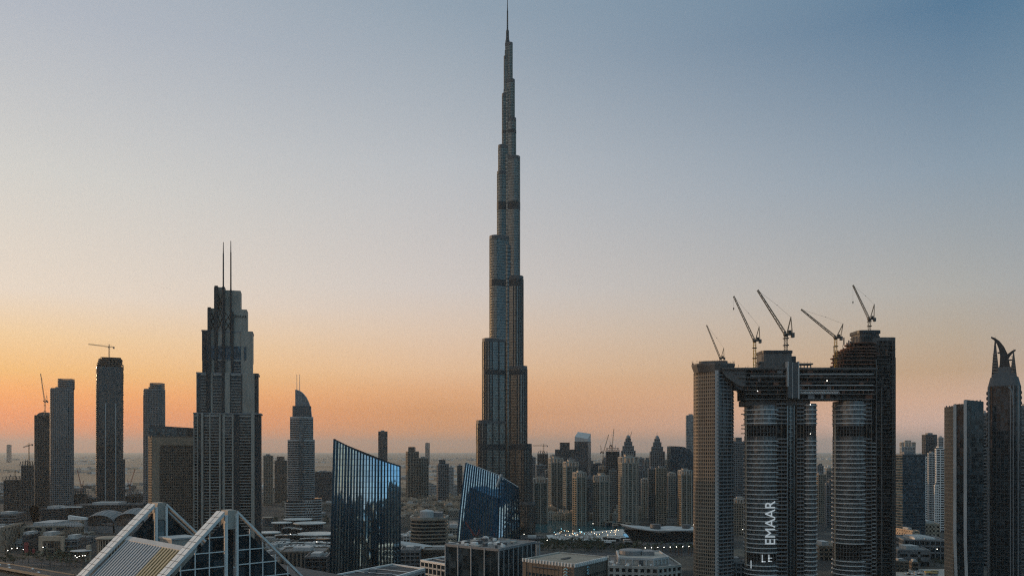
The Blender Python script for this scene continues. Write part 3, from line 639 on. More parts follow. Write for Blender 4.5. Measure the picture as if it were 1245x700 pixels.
# ------------------------------------------------------------------ towers round the lake and behind it
T = tower
T('apartment_tower', 'tan ribbed apartment tower just clear of the twin-mast tower', 320.5, 332, 554, 2000, .9, 0, 'tan', 'glass', band=1.2, bay=3.6, pw=1.1)
T('apartment_tower', 'reddish-tan apartment tower beside the slender oval tower', 334, 349, 560, 2100, .9, 0, 'brownstone', 'glass', band=1.2, bay=3.6, pw=1.1, top='steps')
T('office_block', 'wide dark grey office block beside the mirror glass tower', 383, 404, 574, 2100, .7, 0, 'darkgrey', 'glass', band=1.4, bay=4.2, cat='office block')
T('arch_topped_tower', 'lone dark slab tower peeping above the mirror glass tower', 460, 471, 524.5, 2700, .7, 0, 'darkgrey', 'glass', band=1, bay=4, top='none')
T('residential_tower', 'dark tower with pale edge strip behind the mirror glass tower', 493.5, 509, 549, 1950, .9, 18, 'tan', 'glass', band=.9, bay=6.5, pw=1.2, top='steps')
T('residential_tower', 'shorter dark tower touching the pale-edged one behind old quarter', 508.5, 521, 557, 1980, .9, 10, 'beige', 'glass', band=.9, bay=6, pw=1.2)
T('residential_tower', 'dark narrow tower standing alone behind the old quarter roofs', 531, 545.5, 564, 1850, .9, 14, 'midgrey', 'glass', band=.9, bay=5, top='steps')
T('residential_tower', 'pale grey tower half hidden by the narrow dark one', 545.6, 551.5, 568, 2200, 1, 0, 'palegrey', 'glassgrey', band=1.4, bay=4, top='none')
T('residential_tower', 'slim dark tower just clear of the bent blue glass building', 556, 562, 566, 2050, 1, 0, 'darkgrey', 'glass', band=1, bay=4, top='none')
T('apartment_block', 'pale low apartment block between two dark towers', 520, 531, 590, 2150, .8, 0, 'palegrey', 'glassgrey', band=1.8, bay=5, cat='apartment block')
T('apartment_block', 'pale low block beneath the lone narrow dark tower', 546, 558, 590, 2250, .8, 0, 'palegrey', 'glassgrey', band=1.8, bay=5, cat='apartment block')
T('distant_tower', 'solitary hazy tower far out on the desert horizon', 517, 522.5, 538.2, 7600, .8, 0, 'midgrey', 'glass', fh=8, band=2, bay=12, top='none')
T('distant_tower', 'faint broad tower on the desert horizon at the picture edge', 8, 14, 540.5, 9500, .8, 0, 'midgrey', 'glass', fh=9, band=2, bay=14, top='none')
# business-district cluster behind the lake
T('unfinished_tower', 'half-built shell under hammerhead crane right beside the supertall', 653.5, 666, 552, 2350, .9, 0, 'rawconcrete', 'voidglass', band=.8, bay=5, top='site')
saddle_crane('hammerhead crane over the half-built shell beside the supertall', 2360, (661,553), (661,541.5), (647.5,541.5), (666,541.5), 1.1)
T('office_tower', 'short glass office tower with flat grey top beside the supertall', 652, 664, 565.5, 1900, .8, 0, 'midgrey', 'glassgrey', band=.8, bay=0)
T('apartment_tower', 'low green-glass tower with pillared crown at the lake edge beside supertall', 648.5, 666, 587, 1500, .8, 0, 'stonecool', 'glassgreen', band=.8, bay=8, pw=1.1, top='arch', stripes=(.03,.5,.97))
T('office_tower', 'wide dark tower with a square block on its roof', 675, 699, 546.5, 2250, .7, 0, 'darkgrey', 'glass', band=1.2, bay=4.5, top='steps')
T('glass_tower', 'tall smooth dark glass tower with pale slanted roof screen', 698.5, 718.5, 537, 2000, .8, -22, 'darkgrey', 'glassblue', band=.5, bay=0, top='slant')
T('apartment_tower', 'tan flat-topped apartment tower nearest the square-roofed dark tower', 667, 684.5, 562.5, 1650, .8, 12, 'stonecool', 'glassgreen', band=1.0, bay=6.5, pw=1.3, top='arch', stripes=(.03,.5,.97))
T('apartment_tower', 'slim tan-edged tower in front of the slanted-roof glass tower', 685, 703, 567, 1600, .8, 12, 'stonecool', 'glassgreen', band=1.0, bay=7, pw=1.2, top='arch', stripes=(.03,.5,.97))
T('apartment_tower', 'pale stone tower with pillared crown, front of the slanted-roof glass tower', 696.5, 712.5, 580, 1450, .9, 20, 'tan', 'glassgreen', band=1.1, bay=6.5, pw=1.4, top='arch', stripes=(.03,.5,.97))
T('glass_tower', 'plain dark blue glass block behind the cream twin-winged tower', 718, 737, 564, 1950, .8, 0, 'darkgrey', 'glassblue', band=.6, bay=0, top='none')
T('apartment_tower', 'low dark tower wedged behind the pale pillared tower', 712, 722, 581, 1620, .9, 0, 'midgrey', 'glass', band=1.2, bay=4)
T('unfinished_tower', 'dark stepped concrete tower under two raised crane jibs', 736.5, 753, 549, 1750, .9, 0, 'rawconcrete', 'voidglass', band=.9, bay=4.2, top='site')
luffing_crane('crane with steep jib standing beside dark stepped concrete tower', 1740, (733.3,590), (733.3,549), (740,528), (730,541), .9, None, 0, group='cranes over the lake district')
luffing_crane('crane with near-upright jib on top of dark stepped concrete tower', 1745, (745,549), (744,541), (746.5,520.5), (741.5,536), .8, None, 0, group='cranes over the lake district')
T('apartment_tower', 'cream twin-winged tower, its dark glass wing behind a pale corner', 721.5, 740.5, 585, 1450, .9, 30, 'beige', 'glassgreen', band=1.0, bay=6, pw=1.5, top='arch', stripes=(.03,.5,.97))
T('stepped_tower', 'art-deco stepped tower with knob finial rising behind the widest tan tower', 755, 772.5, 548, 1900, .9, 0, 'midgrey', 'glass', band=1.1, bay=4.2, pw=1.3, top='deco')
luffing_crane('small crane jib leaning out beside the knob-finial stepped tower', 1910, (765.5,545), (765.5,533), (768.3,524), (763,530), .6, None, 0, group='cranes over the lake district')
T('apartment_tower', 'widest tan residential tower with pillared crown, by the concrete frame', 752, 776, 563, 1450, .9, 8, 'beige', 'glassgreen', band=1.1, bay=5.2, pw=1.3, top='arch', stripes=(.1,.36,.64,.9))
T('stepped_tower', 'art-deco stepped tower with knob finial standing clear against the haze', 790, 808, 549, 1750, .9, 0, 'midgrey', 'glass', band=1.1, bay=4.2, pw=1.3, top='deco')
T('apartment_tower', 'tan lower tower directly before the clear-standing stepped tower', 797, 810, 569.5, 1480, .9, 0, 'tan', 'glassgreen', band=1.2, bay=4.4, pw=1.4, top='none')
T('apartment_tower', 'small tan tower with arched crown between two larger ones', 779.5, 790, 586, 1600, .9, 0, 'sand', 'glass', band=1.3, bay=3.6, pw=1.2, top='arch', stripes=(.03,.5,.97))
T('glass_tower', 'narrow green-glass tower hugging the tan lower tower', 788, 797.5, 570, 1500, 1, 0, 'midgrey', 'glassgreen', band=.9, bay=4, top='none')
T('apartment_tower', 'pale stone tower with pillared crown before the round-shouldered glass tower', 824, 841, 577, 1450, .9, 10, 'tan', 'glassgreen', band=1.2, bay=5, pw=1.3, top='arch', stripes=(.03,.5,.97))
T('glass_tower', 'pale reflective slim tower half hidden by the gridded corner tower', 834, 846, 505, 2050, .9, 0, 'palegrey', 'lobeglass', band=.5, bay=5, pw=.4, top='none')
T('apartment_tower', 'dull blue tower glimpsed behind the small arched tan tower', 774, 783, 566, 2000, .9, 0, 'midgrey', 'glassblue', band=1, bay=4.5)
T('apartment_block', 'low pale apartment block in the gap behind the stepped tower', 808, 817, 585, 2100, .8, 0, 'sand', 'glass', band=1.6, bay=5, cat='apartment block')
T('apartment_tower', 'dim grey tower in the gap right behind the supertall flank', 642.5, 651, 556, 1750, 1, 0, 'midgrey', 'glass', band=1.2, bay=4)
T('apartment_tower', 'dark narrow tower between pale pillared and cream twin-winged towers', 704, 716, 592, 1540, .9, 0, 'darkgrey', 'glassgreen', band=1.0, bay=5)
rnd = random.Random(52)
for k in range(17):
    a = 655+k*11+rnd.uniform(-4,4); w_ = rnd.uniform(8,13)
    T('apartment_tower', 'slim grey tower crowded among others well behind the lake-side towers', a, a+w_, rnd.uniform(556,578), rnd.uniform(2100,2700), .9, 0, rnd.choice(('stonecool','midgrey','beige','palegrey')), rnd.choice(('glass','glassgreen','glassblue')), band=1.3, bay=5, pw=1.2, top=rnd.choice(('flat','steps','arch','none')), group='slim towers behind the lake-side towers')
for a, w_, pt, Y_, wl in ((644,7,561,2050,'midgrey'),(669,8,556,2300,'stonecool'),(690,9,558,2150,'midgrey'),(728,9,570,1800,'beige'),(741,8,572,1600,'stonecool'),(775,9,571,1650,'midgrey'),(783,8,559,2300,'stonecool'),(808,8,566,1900,'stonecool'),(812,9,578,1650,'beige'),(843,6,566,1700,'midgrey'),(747,7,558,2250,'midgrey'),(768,7,566,1800,'beige'),(663,9,575,1700,'stonecool'),(893,6,560,2000,'stonecool'),(899,7,571,1800,'midgrey'),(1090,8,560,1900,'stonecool'),(1113,9,556,2100,'midgrey'),(1131,8,562,1900,'palegrey'),(993,8,566,2100,'midgrey'),(1004,9,572,2000,'stonecool')):
    T('apartment_tower', 'slim grey tower crowded among others well behind the lake-side towers', a, a+w_, pt, Y_, .9, 0, wl, 'glass', band=1.2, bay=4.4, pw=1.1, top=rnd.choice(('flat','steps','arch')), group='slim towers behind the lake-side towers')
def shoulder_tower():
    Y = 1700; x = lambda p: X(p, Y); z = lambda p: Z(p, Y)
    t = thing('glass_tower', 'dark glass tower with one rounded shoulder beside the gridded tower', 'tower', (x(829), Y+20, 0))
    prof = [(x(815.5),-.2),(x(846),-.2),(x(846),z(556)),(x(843),z(551)),(x(838),z(546.5)),(x(832),z(543)),(x(825),z(542.3)),(x(815.5),z(542))]
    mb = MB(); mb.extrude_xz(prof, Y, Y+40); mb.build('glazing', 'glassblue', t)
    mb = MB()
    for k in range(26): mb.box(x(815.5)-.2, x(846)+.2 if k < 24 else x(842), Y-.3, Y+40.2, 8+k*5, 8.5+k*5)
    mb.build('floor_bands', 'darkgrey', t)
shoulder_tower()

# ------------------------------------------------------------------ mirror-glass building with a sloping roofline, leaning back
def mirror_building():
    Y = 600; x = lambda p: X(p, Y); z = lambda p: Z(p, Y)
    t = thing('mirror_office', 'big blue mirror-glass block with slanting roofline and vertical fins', 'office building', (x(444), Y+22, 0))
    lean = math.tan(R(3.3))
    def fp(u, zz):                                        # u 0..1 across the front; slightly convex, leaning back with height
        x0, x1 = x(401.5)+ (zz/138)*2.2, x(487.2)-(zz/125)*.9
        return (x0+(x1-x0)*u, Y-4+(zz)*lean - 2.2*math.sin(math.pi*u))
    top = lambda u: z(534.5)+(z(567)-z(534.5))*u - 1.2*math.sin(math.pi*u)
    n = 22; mb = MB(); rows = []
    zs = [i/24 for i in range(25)]
    for k in range(n):
        for j in range(24):
            q = []
            for u, f in ((k/n, zs[j]), ((k+1)/n, zs[j]), ((k+1)/n, zs[j+1]), (k/n, zs[j+1])):
                zz = top(u)*f; q.append((*fp(u, zz), zz))
            mb.add(q, [(0,1,2,3)])
    mb.build('mirror_glazing', 'mirrorblue', t)
    fins = MB(); trans = MB(); fr_ = random.Random(2)
    for k in range(n+1):
        u = k/n; zt = top(u)+.8; p0, p1 = fp(u, 0), fp(u, zt)
        wd = fr_.uniform(.3,.7)
        vs = []
        for (px_, py_), zz in ((p0, 0), (p1, zt)):
            vs += [(px_-wd,py_-.75,zz),(px_+wd,py_-.75,zz),(px_+wd,py_+.3,zz),(px_-wd,py_+.3,zz)]
        fins.add(vs, [(0,3,2,1),(4,5,6,7),(0,1,5,4),(1,2,6,5),(2,3,7,6),(3,0,4,7)])
    fins.build('vertical_fins', 'bluefin', t)
    for j in range(1, 36):
        zz = j*4.0
        for k in range(n):
            if zz < min(top(k/n), top((k+1)/n))-1:
                a, b = fp(k/n, zz), fp((k+1)/n, zz); trans.add([(a[0],a[1]-.06,zz-.12),(b[0],b[1]-.06,zz-.12),(b[0],b[1]-.06,zz+.12),(a[0],a[1]-.06,zz+.12)], [(0,1,2,3)])
    trans.build('transom_lines', 'darkmetal', t)
    mb = MB(); b0, b1 = (x(408), Y+42), (x(474), Y+42)
    A0, A1 = fp(0,0), fp(1,0); T0, T1 = fp(0,top(0)), fp(1,top(1))
    mb.add([(*A0,0),(*A1,0),(*b1,0),(*b0,0),(*T0,top(0)),(*T1,top(1)),(b1[0],b1[1],top(1)-6),(b0[0],b0[1],top(0)-6)], [(1,2,6,5),(2,3,7,6),(3,0,4,7),(4,5,6,7)])
    mb.build('side_walls', 'glass', t)
    mb = MB()
    for k in range(12):
        a, b = k/12, (k+1)/12; p, q = fp(a, top(a)), fp(b, top(b)); mb.bar((p[0],p[1]-.4,top(a)+.3), (q[0],q[1]-.4,top(b)+.3), .5)
    mb.build('roof_edge', 'darkmetal', t)
mirror_building()
def bent_building():
    Y = 780; x = lambda p: X(p, Y); z = lambda p: Z(p, Y)
    t = thing('bent_office', 'bent blue glass office with tilted facets, in front of the supertall', 'office building', (x(595), Y+25, 0))
    lean = math.tan(R(6.2)); leanr = math.tan(R(0.8))
    bl, ml, br = x(552.5), x(612), x(633)
    def left(u, f):                                       # left facet leans back and turns left
        zt = z(562.5)+(z(578)-z(562.5))*u; zz = zt*f
        xa = bl+(x(565.5)-bl)*(zz/120)**1.6; xb = x(604)+(x(607)-x(604))*f
        return (xa+(xb-xa)*u, Y+6-8*u+zz*lean, zz)
    def right(u, f):
        zt = z(578)+(z(592)-z(578))*u; zz = zt*f
        xa = x(604)+(x(607)-x(604))*f; xb = x(634)+(x(630)-x(634))*f
        return (xa+(xb-xa)*u, Y-2+4*u+zz*(lean*(1-u)+leanr*u), zz)
    for nm, fn, n in (('mirror_glazing', left, 15), ('mirror_glazing', right, 8)):
        mb = MB(); fin = MB(); trn = MB()
        for k in range(n):
            for j in range(24): mb.add([fn(k/n,j/24), fn((k+1)/n,j/24), fn((k+1)/n,(j+1)/24), fn(k/n,(j+1)/24)], [(0,1,2,3)])
        for k in range(n+1):
            for j in range(12):
                p, q = fn(k/n, j/12), fn(k/n, (j+1)/12); wd = .66
                fin.add([(p[0]-wd,p[1]-.6,p[2]),(p[0]+wd,p[1]-.6,p[2]),(p[0]+wd,p[1]+.2,p[2]),(p[0]-wd,p[1]+.2,p[2]),(q[0]-wd,q[1]-.6,q[2]),(q[0]+wd,q[1]-.6,q[2]),(q[0]+wd,q[1]+.2,q[2]),(q[0]-wd,q[1]+.2,q[2])],
                        [(0,1,5,4),(1,2,6,5),(2,3,7,6),(3,0,4,7),(4,5,6,7)])
        g = mb.build(nm, 'mirrorblue', t); fin.build('vertical_fins', 'bluefin', g)
        for j in range(1, 30):
            for k in range(n):
                a, b = fn(k/n, j/30), fn((k+1)/n, j/30); trn.add([(a[0],a[1]-.05,a[2]-.12),(b[0],b[1]-.05,b[2]-.12),(b[0],b[1]-.05,b[2]+.12),(a[0],a[1]-.05,a[2]+.12)], [(0,1,2,3)])
        trn.build('transom_lines', 'darkmetal', g)
    mb = MB(); a, b, c = left(0,0), left(1,0), right(1,0); A_, B_, C_ = left(0,1), left(1,1), right(1,1); d0 = (x(563),Y+48,0); d1 = (x(632),Y+44,0)
    mb.add([a,b,c,d1,d0,A_,B_,C_,(d1[0],d1[1],z(598)),(d0[0],d0[1],z(570))], [(2,3,8,7),(3,4,9,8),(4,0,5,9),(5,6,7,8,9)]); mb.build('side_walls', 'glass', t)
    mb = MB(); p, q = left(1,1), left(1,.90); mb.bar((p[0]+2,p[1]-1.5,p[2]+1.2), (q[0]-2.5,q[1]-1.5,q[2]), 1.3, 4); mb.bar(left(0,1), left(1,1), .5); mb.bar(right(0,1), right(1,1), .5); mb.build('roof_edge', 'palegrey', t)
bent_building()
luffing_crane('rusty low crane jib in the dark yard below the bent blue office', 745, (577,668), (578,651), (566,634), (583,643), .55, None, 0, 'cranered', 'cranes over the lake district', 'cranered')

# ------------------------------------------------------------------ twin curved towers joined by a sky bridge, and the gridded corner tower
SY = 850
def corner_tower():
    Y = SY; x = lambda p: X(p, Y); z = lambda p: Z(p, Y)
    t = thing('gridded_tower', 'gridded tan tower with pale corner strip and unfinished crown, small crane on top', 'tower', (x(868), Y+22, 0))
    pl = [(x(846),Y+12),(x(849),Y+8.5),(x(869.5),Y),(x(873.5),Y),(x(889.5)-.3,Y+13),(x(891.5),Y+16.5),(x(884),Y+44),(x(846),Y+44),(x(843),Y+22)]
    mb = MB(); mb.prism(pl, -.2, z(451)); mb.build('glazing', 'glass', t)
    tanw = MB(); piers(tanw, pl, -.2, z(451), 2.1, .75, .5, edges=(0,1,7,8)); floors(tanw, pl[:3]+[(x(869.5),Y+20),(x(846),Y+30)]+[pl[8]], 0, z(451), 3.7, 1.2, .42); tanw.build('tan_grid', 'tan', t)
    mb = MB(); mb.prism([(x(869.3),Y-.9),(x(873.6),Y-.9),(x(873.4),Y+2),(x(869.4),Y+2)], -.2, z(447)); mb.build('corner_strip', 'palegrey', t)
    bal = MB(); sub = [(x(873.4),Y+.2),pl[4],pl[5],pl[6],(x(873.4),Y+40)]; floors(bal, sub, 0, z(451), 3.7, 1.25, 1.1); piers(bal, sub, 0, z(451), 5.4, .4, 1.0, edges=(0,1)); bal.build('balconies', 'midgrey', t)
    cp = [(x(840),Y+14),(x(847),Y+4),(x(869),Y-3),(x(876),Y-3),(x(891),Y+8),(x(894),Y+14),(x(888),Y+46),(x(842),Y+46)]
    mb = MB(); mb.prism(offset(cp,-2.5), z(451)-.3, z(443), top=cp); mb.prism(cp, z(443), z(441)); mb.prism(rrect(x(867),Y+24,30,26,6), z(441)-.2, z(437)); mb.build('flared_crown', 'rawconcrete', t)
    mb = MB(); rnd = random.Random(2); pp = offset(cp, -.6)
    for i in range(len(pp)):
        p, q = pp[i], pp[(i+1)%len(pp)]; n = max(1, int(math.hypot(q[0]-p[0], q[1]-p[1])/2.2))
        for k in range(n):
            a = k/n; xx, yy = p[0]+(q[0]-p[0])*a, p[1]+(q[1]-p[1])*a; mb.bar((xx,yy,z(441)),(xx,yy,z(441)+rnd.uniform(1.5,4.2)), .12, 3)
    mb.build('safety_posts', 'rust', t)
    mb = MB()                                             # floor edges of the hoist side
    for k in range(int((z(455))/3.7)): mb.box(x(891)-.6, x(892.4), Y+17, Y+26, 3.7*k+1, 3.7*k+2.6)
    mb.build('hoist_landings', 'rawconcrete', t)
    face(t, 1, Y)
corner_tower()
def lobe(t, name, pl, z0, z1, fh=4.53, gl='lobeglass', slab='white', d=1.3, h=.85, gaps=()):
    mb = MB()
    cuts = [z0]+[v for g in gaps for v in g]+[z1]
    for a, b in zip(cuts[::2], cuts[1::2]): mb.prism(pl, a, b)
    g = mb.build(name, gl, t); mb = MB(); zz = z0+fh
    while zz < z1-.5:
        if not any(a-.5 < zz < b+.5 for a, b in gaps): mb.ring(pl, zz-h/2, zz+h/2, d)
        zz += fh
    mb.build('white_floor_edges', slab, g)
    mb = MB(); ad = .3
    for a, b in zip(cuts[::2], cuts[1::2]): piers(mb, pl, a, b, 1.6, .14, ad)
    mb.build('mullions', 'midgrey', g)
    if gaps:
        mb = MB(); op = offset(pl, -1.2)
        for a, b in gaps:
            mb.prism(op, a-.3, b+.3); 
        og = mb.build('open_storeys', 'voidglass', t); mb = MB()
        for a, b in gaps:
            n = max(1, round((b-a)/4)); 
            for k in range(n+1): mb.ring(pl, a+(b-a)*k/n-.25, a+(b-a)*k/n+.25, .5, 2)
            piers(mb, offset(pl,-.8), a, b, 4.5, .7, .7)
        mb.build('bare_slabs', 'rawconcrete', og)
    return g
def bay_stack(t, name, x0, x1, y0, y1, z0, z1, fh=3.95, mat='midgrey', gl='voidglass', wall='brownstone', gaps=()):
    mb = MB(); mb.box(x0+.4, x1-.4, y0+1.4, y1, z0, z1); g = mb.build(name, gl, t)
    mb = MB(); zz = z0+fh
    while zz < z1-.5:
        if not any(a-.5 < zz < b+.5 for a, b in gaps): mb.box(x0, x1, y0, y0+3, zz-.3, zz+.95)
        zz += fh
    mb.build('balcony_fronts', mat, g); mb = MB()
    for xx in (x0, x1-.5, (x0+x1)/2-.25): mb.box(xx, xx+.5, y0+.5, y0+3.2, z0, z1)
    mb.build('party_walls', wall, g); return g
def bridge_towers():
    Y = SY; x = lambda p: X(p, Y); z = lambda p: Z(p, Y); xe = lambda p: X(p, Y+17)
    # tower carrying the white lettering
    t = thing('curved_tower', 'curved tower with white floor edges and vertical white lettering, under the sky bridge', 'tower', (x(948), Y+22, 0))
    gaps = ((z(530),z(516.5)),)
    pl = [p for p in ellipse(xe(927), Y+17, xe(927)-xe(906), 17, 32)]
    lobe(t, 'curved_front', pl, -.2, z(492), gaps=((z(683),z(673)),)+gaps)
    bay_stack(t, 'balcony_bay', x(944.5), x(958), Y+1.5, Y+24, -.2, z(486), gaps=gaps)
    mb = MB(); mb.box(x(956.5), x(971), Y+6, Y+30, -.2, z(487)); rc = mb.build('dark_recess', 'glass', t)
    mb = MB()
    for p in (959.5, 963.5, 967.5): mb.box(x(p)-.3, x(p)+.3, Y+5, Y+6.2, -.2, z(487))
    for k in range(48): mb.box(x(961.5), x(965.5), Y+5.2, Y+5.9, 4*k+1, 4*k+1.5)
    mb.build('hoist_rails', 'steel', rc)
    bay_stack(t, 'balcony_bay', x(970), x(979), Y+3, Y+24, -.2, z(486), gaps=gaps)
    pr = ellipse(xe(980), Y+17, xe(990.5)-xe(980), 15, 24); lobe(t, 'curved_front', pr, -.2, z(490), gaps=gaps)
    mb = MB()
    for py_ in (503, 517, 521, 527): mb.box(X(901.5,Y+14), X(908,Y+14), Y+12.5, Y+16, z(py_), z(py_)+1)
    mb.box(xe(905), xe(906.4), Y+12, Y+15, z(690), z(488)); mb.build('sun_glow_strip', 'sand', t)  # sun glow along this edge put into a sand-coloured strip, with small ledges
    mb = MB(); mb.prism(rrect(x(948.5), Y+20, x(989)-x(908), 32, 6), z(492)-.3, z(486)); mb.build('transfer_slab', 'rawconcrete', t)
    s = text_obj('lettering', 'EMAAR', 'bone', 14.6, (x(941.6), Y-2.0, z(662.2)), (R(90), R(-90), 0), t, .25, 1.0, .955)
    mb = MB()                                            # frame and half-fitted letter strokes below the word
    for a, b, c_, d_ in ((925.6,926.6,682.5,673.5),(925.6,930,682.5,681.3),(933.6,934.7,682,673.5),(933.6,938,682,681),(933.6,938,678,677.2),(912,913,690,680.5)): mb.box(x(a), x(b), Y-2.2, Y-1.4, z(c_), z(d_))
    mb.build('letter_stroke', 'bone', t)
    # its sister
    q = thing('curved_tower', 'taller curved sister tower with terraced unfinished top, far end of the sky bridge', 'tower', (x(1050), Y+24, 0))
    g2 = ((z(681),z(662)), (z(530),z(517.5)))
    pl = ellipse(xe(1033), Y+17, xe(1033)-xe(1014), 17, 32); lobe(q, 'curved_front', pl, -.2, z(487), gaps=g2)
    bay_stack(q, 'balcony_bay', x(1049), x(1061), Y+1.5, Y+24, -.2, z(480), gaps=g2[1:])
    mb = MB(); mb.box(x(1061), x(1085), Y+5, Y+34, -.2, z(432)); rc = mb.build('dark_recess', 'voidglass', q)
    mb = MB()
    for k in range(62): mb.box(x(1068), x(1085), Y+4.3, Y+6, 3.9*k+1, 3.9*k+1.45)
    for p in (1060.8, 1067.5, 1074): mb.box(x(p)-.5, x(p)+.5, Y+3.6, Y+5.5, -.2, z(436 if p < 1070 else 470))
    mb.build('bare_slabs', 'rawconcrete', rc)
    mb = MB()
    for k in range(36): mb.box(x(1062), x(1067.4), Y+3.9, Y+5.4, 3.9*k+1, 3.9*k+2.2)
    mb.build('white_floor_edges', 'palegrey', rc)
    mb = MB(); mb.prism(rrect(x(1080.5), Y+20, x(1094)-x(1067), 24, 4), -.2, z(411)); sh = mb.build('end_shaft', 'voidglass', q)
    mb = MB(); rnd = random.Random(4); po = rrect(x(1080.5), Y+20, x(1094)-x(1067), 24, 4)
    for k in range(60): mb.ring(po, 4*k+2, 4*k+2.5+.3*(k%3==0), .5+rnd.uniform(0,.5))
    mb.ring(po, z(413), z(408.6), .6, 3); piers(mb, po, 0, z(411), 4.2, .5, .5); mb.build('shaft_grid', 'rawconcrete', sh)
    mb = MB()
    for k in range(9):
        zz = rnd.uniform(150, 236); mb.box(x(1067)+rnd.uniform(0,12), x(1071)+rnd.uniform(2,13), Y+7.4, Y+8.2, zz, zz+rnd.uniform(2,7))
    mb.build('rust_screens', 'rust', sh)
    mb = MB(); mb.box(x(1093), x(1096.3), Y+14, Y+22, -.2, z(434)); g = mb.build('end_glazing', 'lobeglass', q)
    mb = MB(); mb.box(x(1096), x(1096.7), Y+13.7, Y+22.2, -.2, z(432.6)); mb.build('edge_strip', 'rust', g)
    # terraces
    terr = MB(); core = MB(); rnd = random.Random(8)
    levels = [(1013.5,446,441.6),(1014.5,440.5,437),(1013.8,436,432),(1016.5,431.5,428),(1019,427.5,424.5),(1026,423.5,421),(1031,418,415.5)]
    for a, lo, hi in levels:
        pl = rrect((xe(a)+x(1072))/2, Y+19, x(1072)-xe(a), 36, 12, 0, 5); terr.prism(pl, z(hi)-.9, z(hi)); core.prism(offset(pl, -2.2), z(lo)-.4, z(hi)-.8)
        for k in range(10): xx = x(a)+2+k*3.2; terr.box(xx-.35, xx+.35, Y+5.5, Y+6.3, z(lo)-.6, z(hi)-.5)
    tr = terr.build('terrace_slabs', 'rust', q); core.build('terrace_storeys', 'voidglass', tr)
    mb = MB()
    for k in range(26): xx = x(rnd.uniform(1015,1046)); zz = z(rnd.uniform(424,437)); mb.bar((xx,Y+rnd.uniform(3,8),zz),(xx,Y+5,zz+rnd.uniform(2,6)), .16, 3)
    for k in range(9): xx = x(rnd.uniform(1028,1042)); mb.box(xx-.5, xx+.5, Y+9, Y+10, z(418), z(418)+rnd.uniform(2,8))
    mb.build('scaffold_posts', 'rawconcrete', q)
    mb = MB(); pc = rrect(xe(1053), Y+20, x(1065.5)-x(1040), 24, 3, 0, 2); mb.prism(pc, z(424), z(402.5)); cr = mb.build('lift_core', 'rawconcrete', q)
    mb = MB(); mb.ring(pc, z(403.6), z(400), 1.4, 2); mb.ring(pc, z(408), z(407), .9, 1)
    for k in range(14): xx = x(1041)+k*1.45; mb.box(xx, xx+.5, Y+7.2, Y+7.8, z(424), z(408))
    mb.box(x(1063), x(1067.5), Y+6, Y+14, z(405.5), z(403)); mb.build('climbing_formwork', 'darkmetal', cr)
    mb = MB(); mb.box(x(1048), x(1063), Y+6.6, Y+7.6, z(432), z(420)); mb.prism([(x(1050),Y+6),(x(1062),Y+6),(x(1062),Y+9),(x(1050),Y+9)], z(421), z(416), top=[(x(1055),Y+7),(x(1062),Y+6),(x(1062),Y+9),(x(1055),Y+9)]); mb.build('rusty_screen', 'rust', q)
    mb = MB(); mb.box(xe(1013), xe(1014.3), Y+12, Y+15, z(690), z(490)); mb.build('sun_glow_strip', 'sand', q)  # thin sand-coloured strip painting the sun's glow on the sister's edge
    mb = MB(); mb.box(xe(1011), xe(1018), Y+8, Y+13, z(496.5), z(494.5)); mb.build('loading_deck', 'rawconcrete', q)
    # sky bridge: several dark storeys, trussed underside, cantilever to the left
    b = thing('sky_bridge', 'unfinished trussed sky bridge spanning the two curved towers with a cantilevered end', 'bridge', (x(975), Y+14, z(487)))
    y0, y1 = Y-3.5, Y+29
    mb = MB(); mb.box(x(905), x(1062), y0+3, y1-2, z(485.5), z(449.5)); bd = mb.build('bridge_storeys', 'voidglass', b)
    mb = MB(); seq = [449.5,454,459,464,469,474,479,485]
    for i, p in enumerate(seq):
        x0 = x([888,893,897,901,904,905,906,906][i]); mb.box(x0, x(1063), y0+(1.2 if i%2 else 0), y1, z(p)-.45, z(p)+.45)
    mb.box(x(878), x(1065), y0-1, y1, z(449), z(447.2)); mb.build('floor_slabs', 'rawconcrete', bd)
    mb = MB()
    for p in (455.5, 468.5, 474.5): mb.box(x(969), x(1060), y0-.6, y0+.2, z(p)-.3, z(p)+.5)
    mb.box(x(911), x(956), y0-.6, y0+.2, z(457)-.25, z(457)+.4); mb.build('edge_rails', 'palegrey', bd)
    mb = MB(); rnd = random.Random(6)
    for k in range(30):
        xx = x(908+k*5.2); i = rnd.randint(0,5); mb = MB(); mb.box(xx-.3, xx+.3, y0+.6, y0+1.5, z(seq[i+1]), z(seq[i])); mb.build('temporary_post', 'rust', bd)
    for k in range(26):
        i = rnd.randint(0,6); xx = x(rnd.uniform(907,1055)); mb = MB(); mb.box(xx, xx+rnd.uniform(2,7), y0+1.6, y0+2.6, z(seq[i+1])+.3, z(seq[i])-.6*rnd.random()); mb.build('infill_panel', 'rust' if k % 3 else 'midgrey', bd)
    mb = MB()
    for k in range(24):
        xa = x(970+k*2.0); mb.bar((xa,y0+.6,z(479)),(xa+1.7,y0+.6,z(475.5)), .4, 4); mb.bar((xa+1.7,y0+.6,z(475.5)),(xa+3.3,y0+.6,z(479)), .28, 4)
    mb.build('underside_truss', 'white', bd)
    prof = [(x(876),z(449)),(x(882),z(457.5)),(x(890),z(463.5)),(x(899),z(469)),(x(906),z(470.5)),(x(906),z(448))]
    mb = MB(); mb.extrude_xz(prof, y0+2, y1-3); mb.build('cantilever_end', 'rawconcrete', b)
    prof = [(x(892),z(464)),(x(897),z(472)),(x(903),z(474)),(x(907),z(474)),(x(907),z(462))]
    mb = MB(); mb.extrude_xz(prof, y0+6, y1-8); mb.build('cantilever_bracket', 'darkgrey', b)
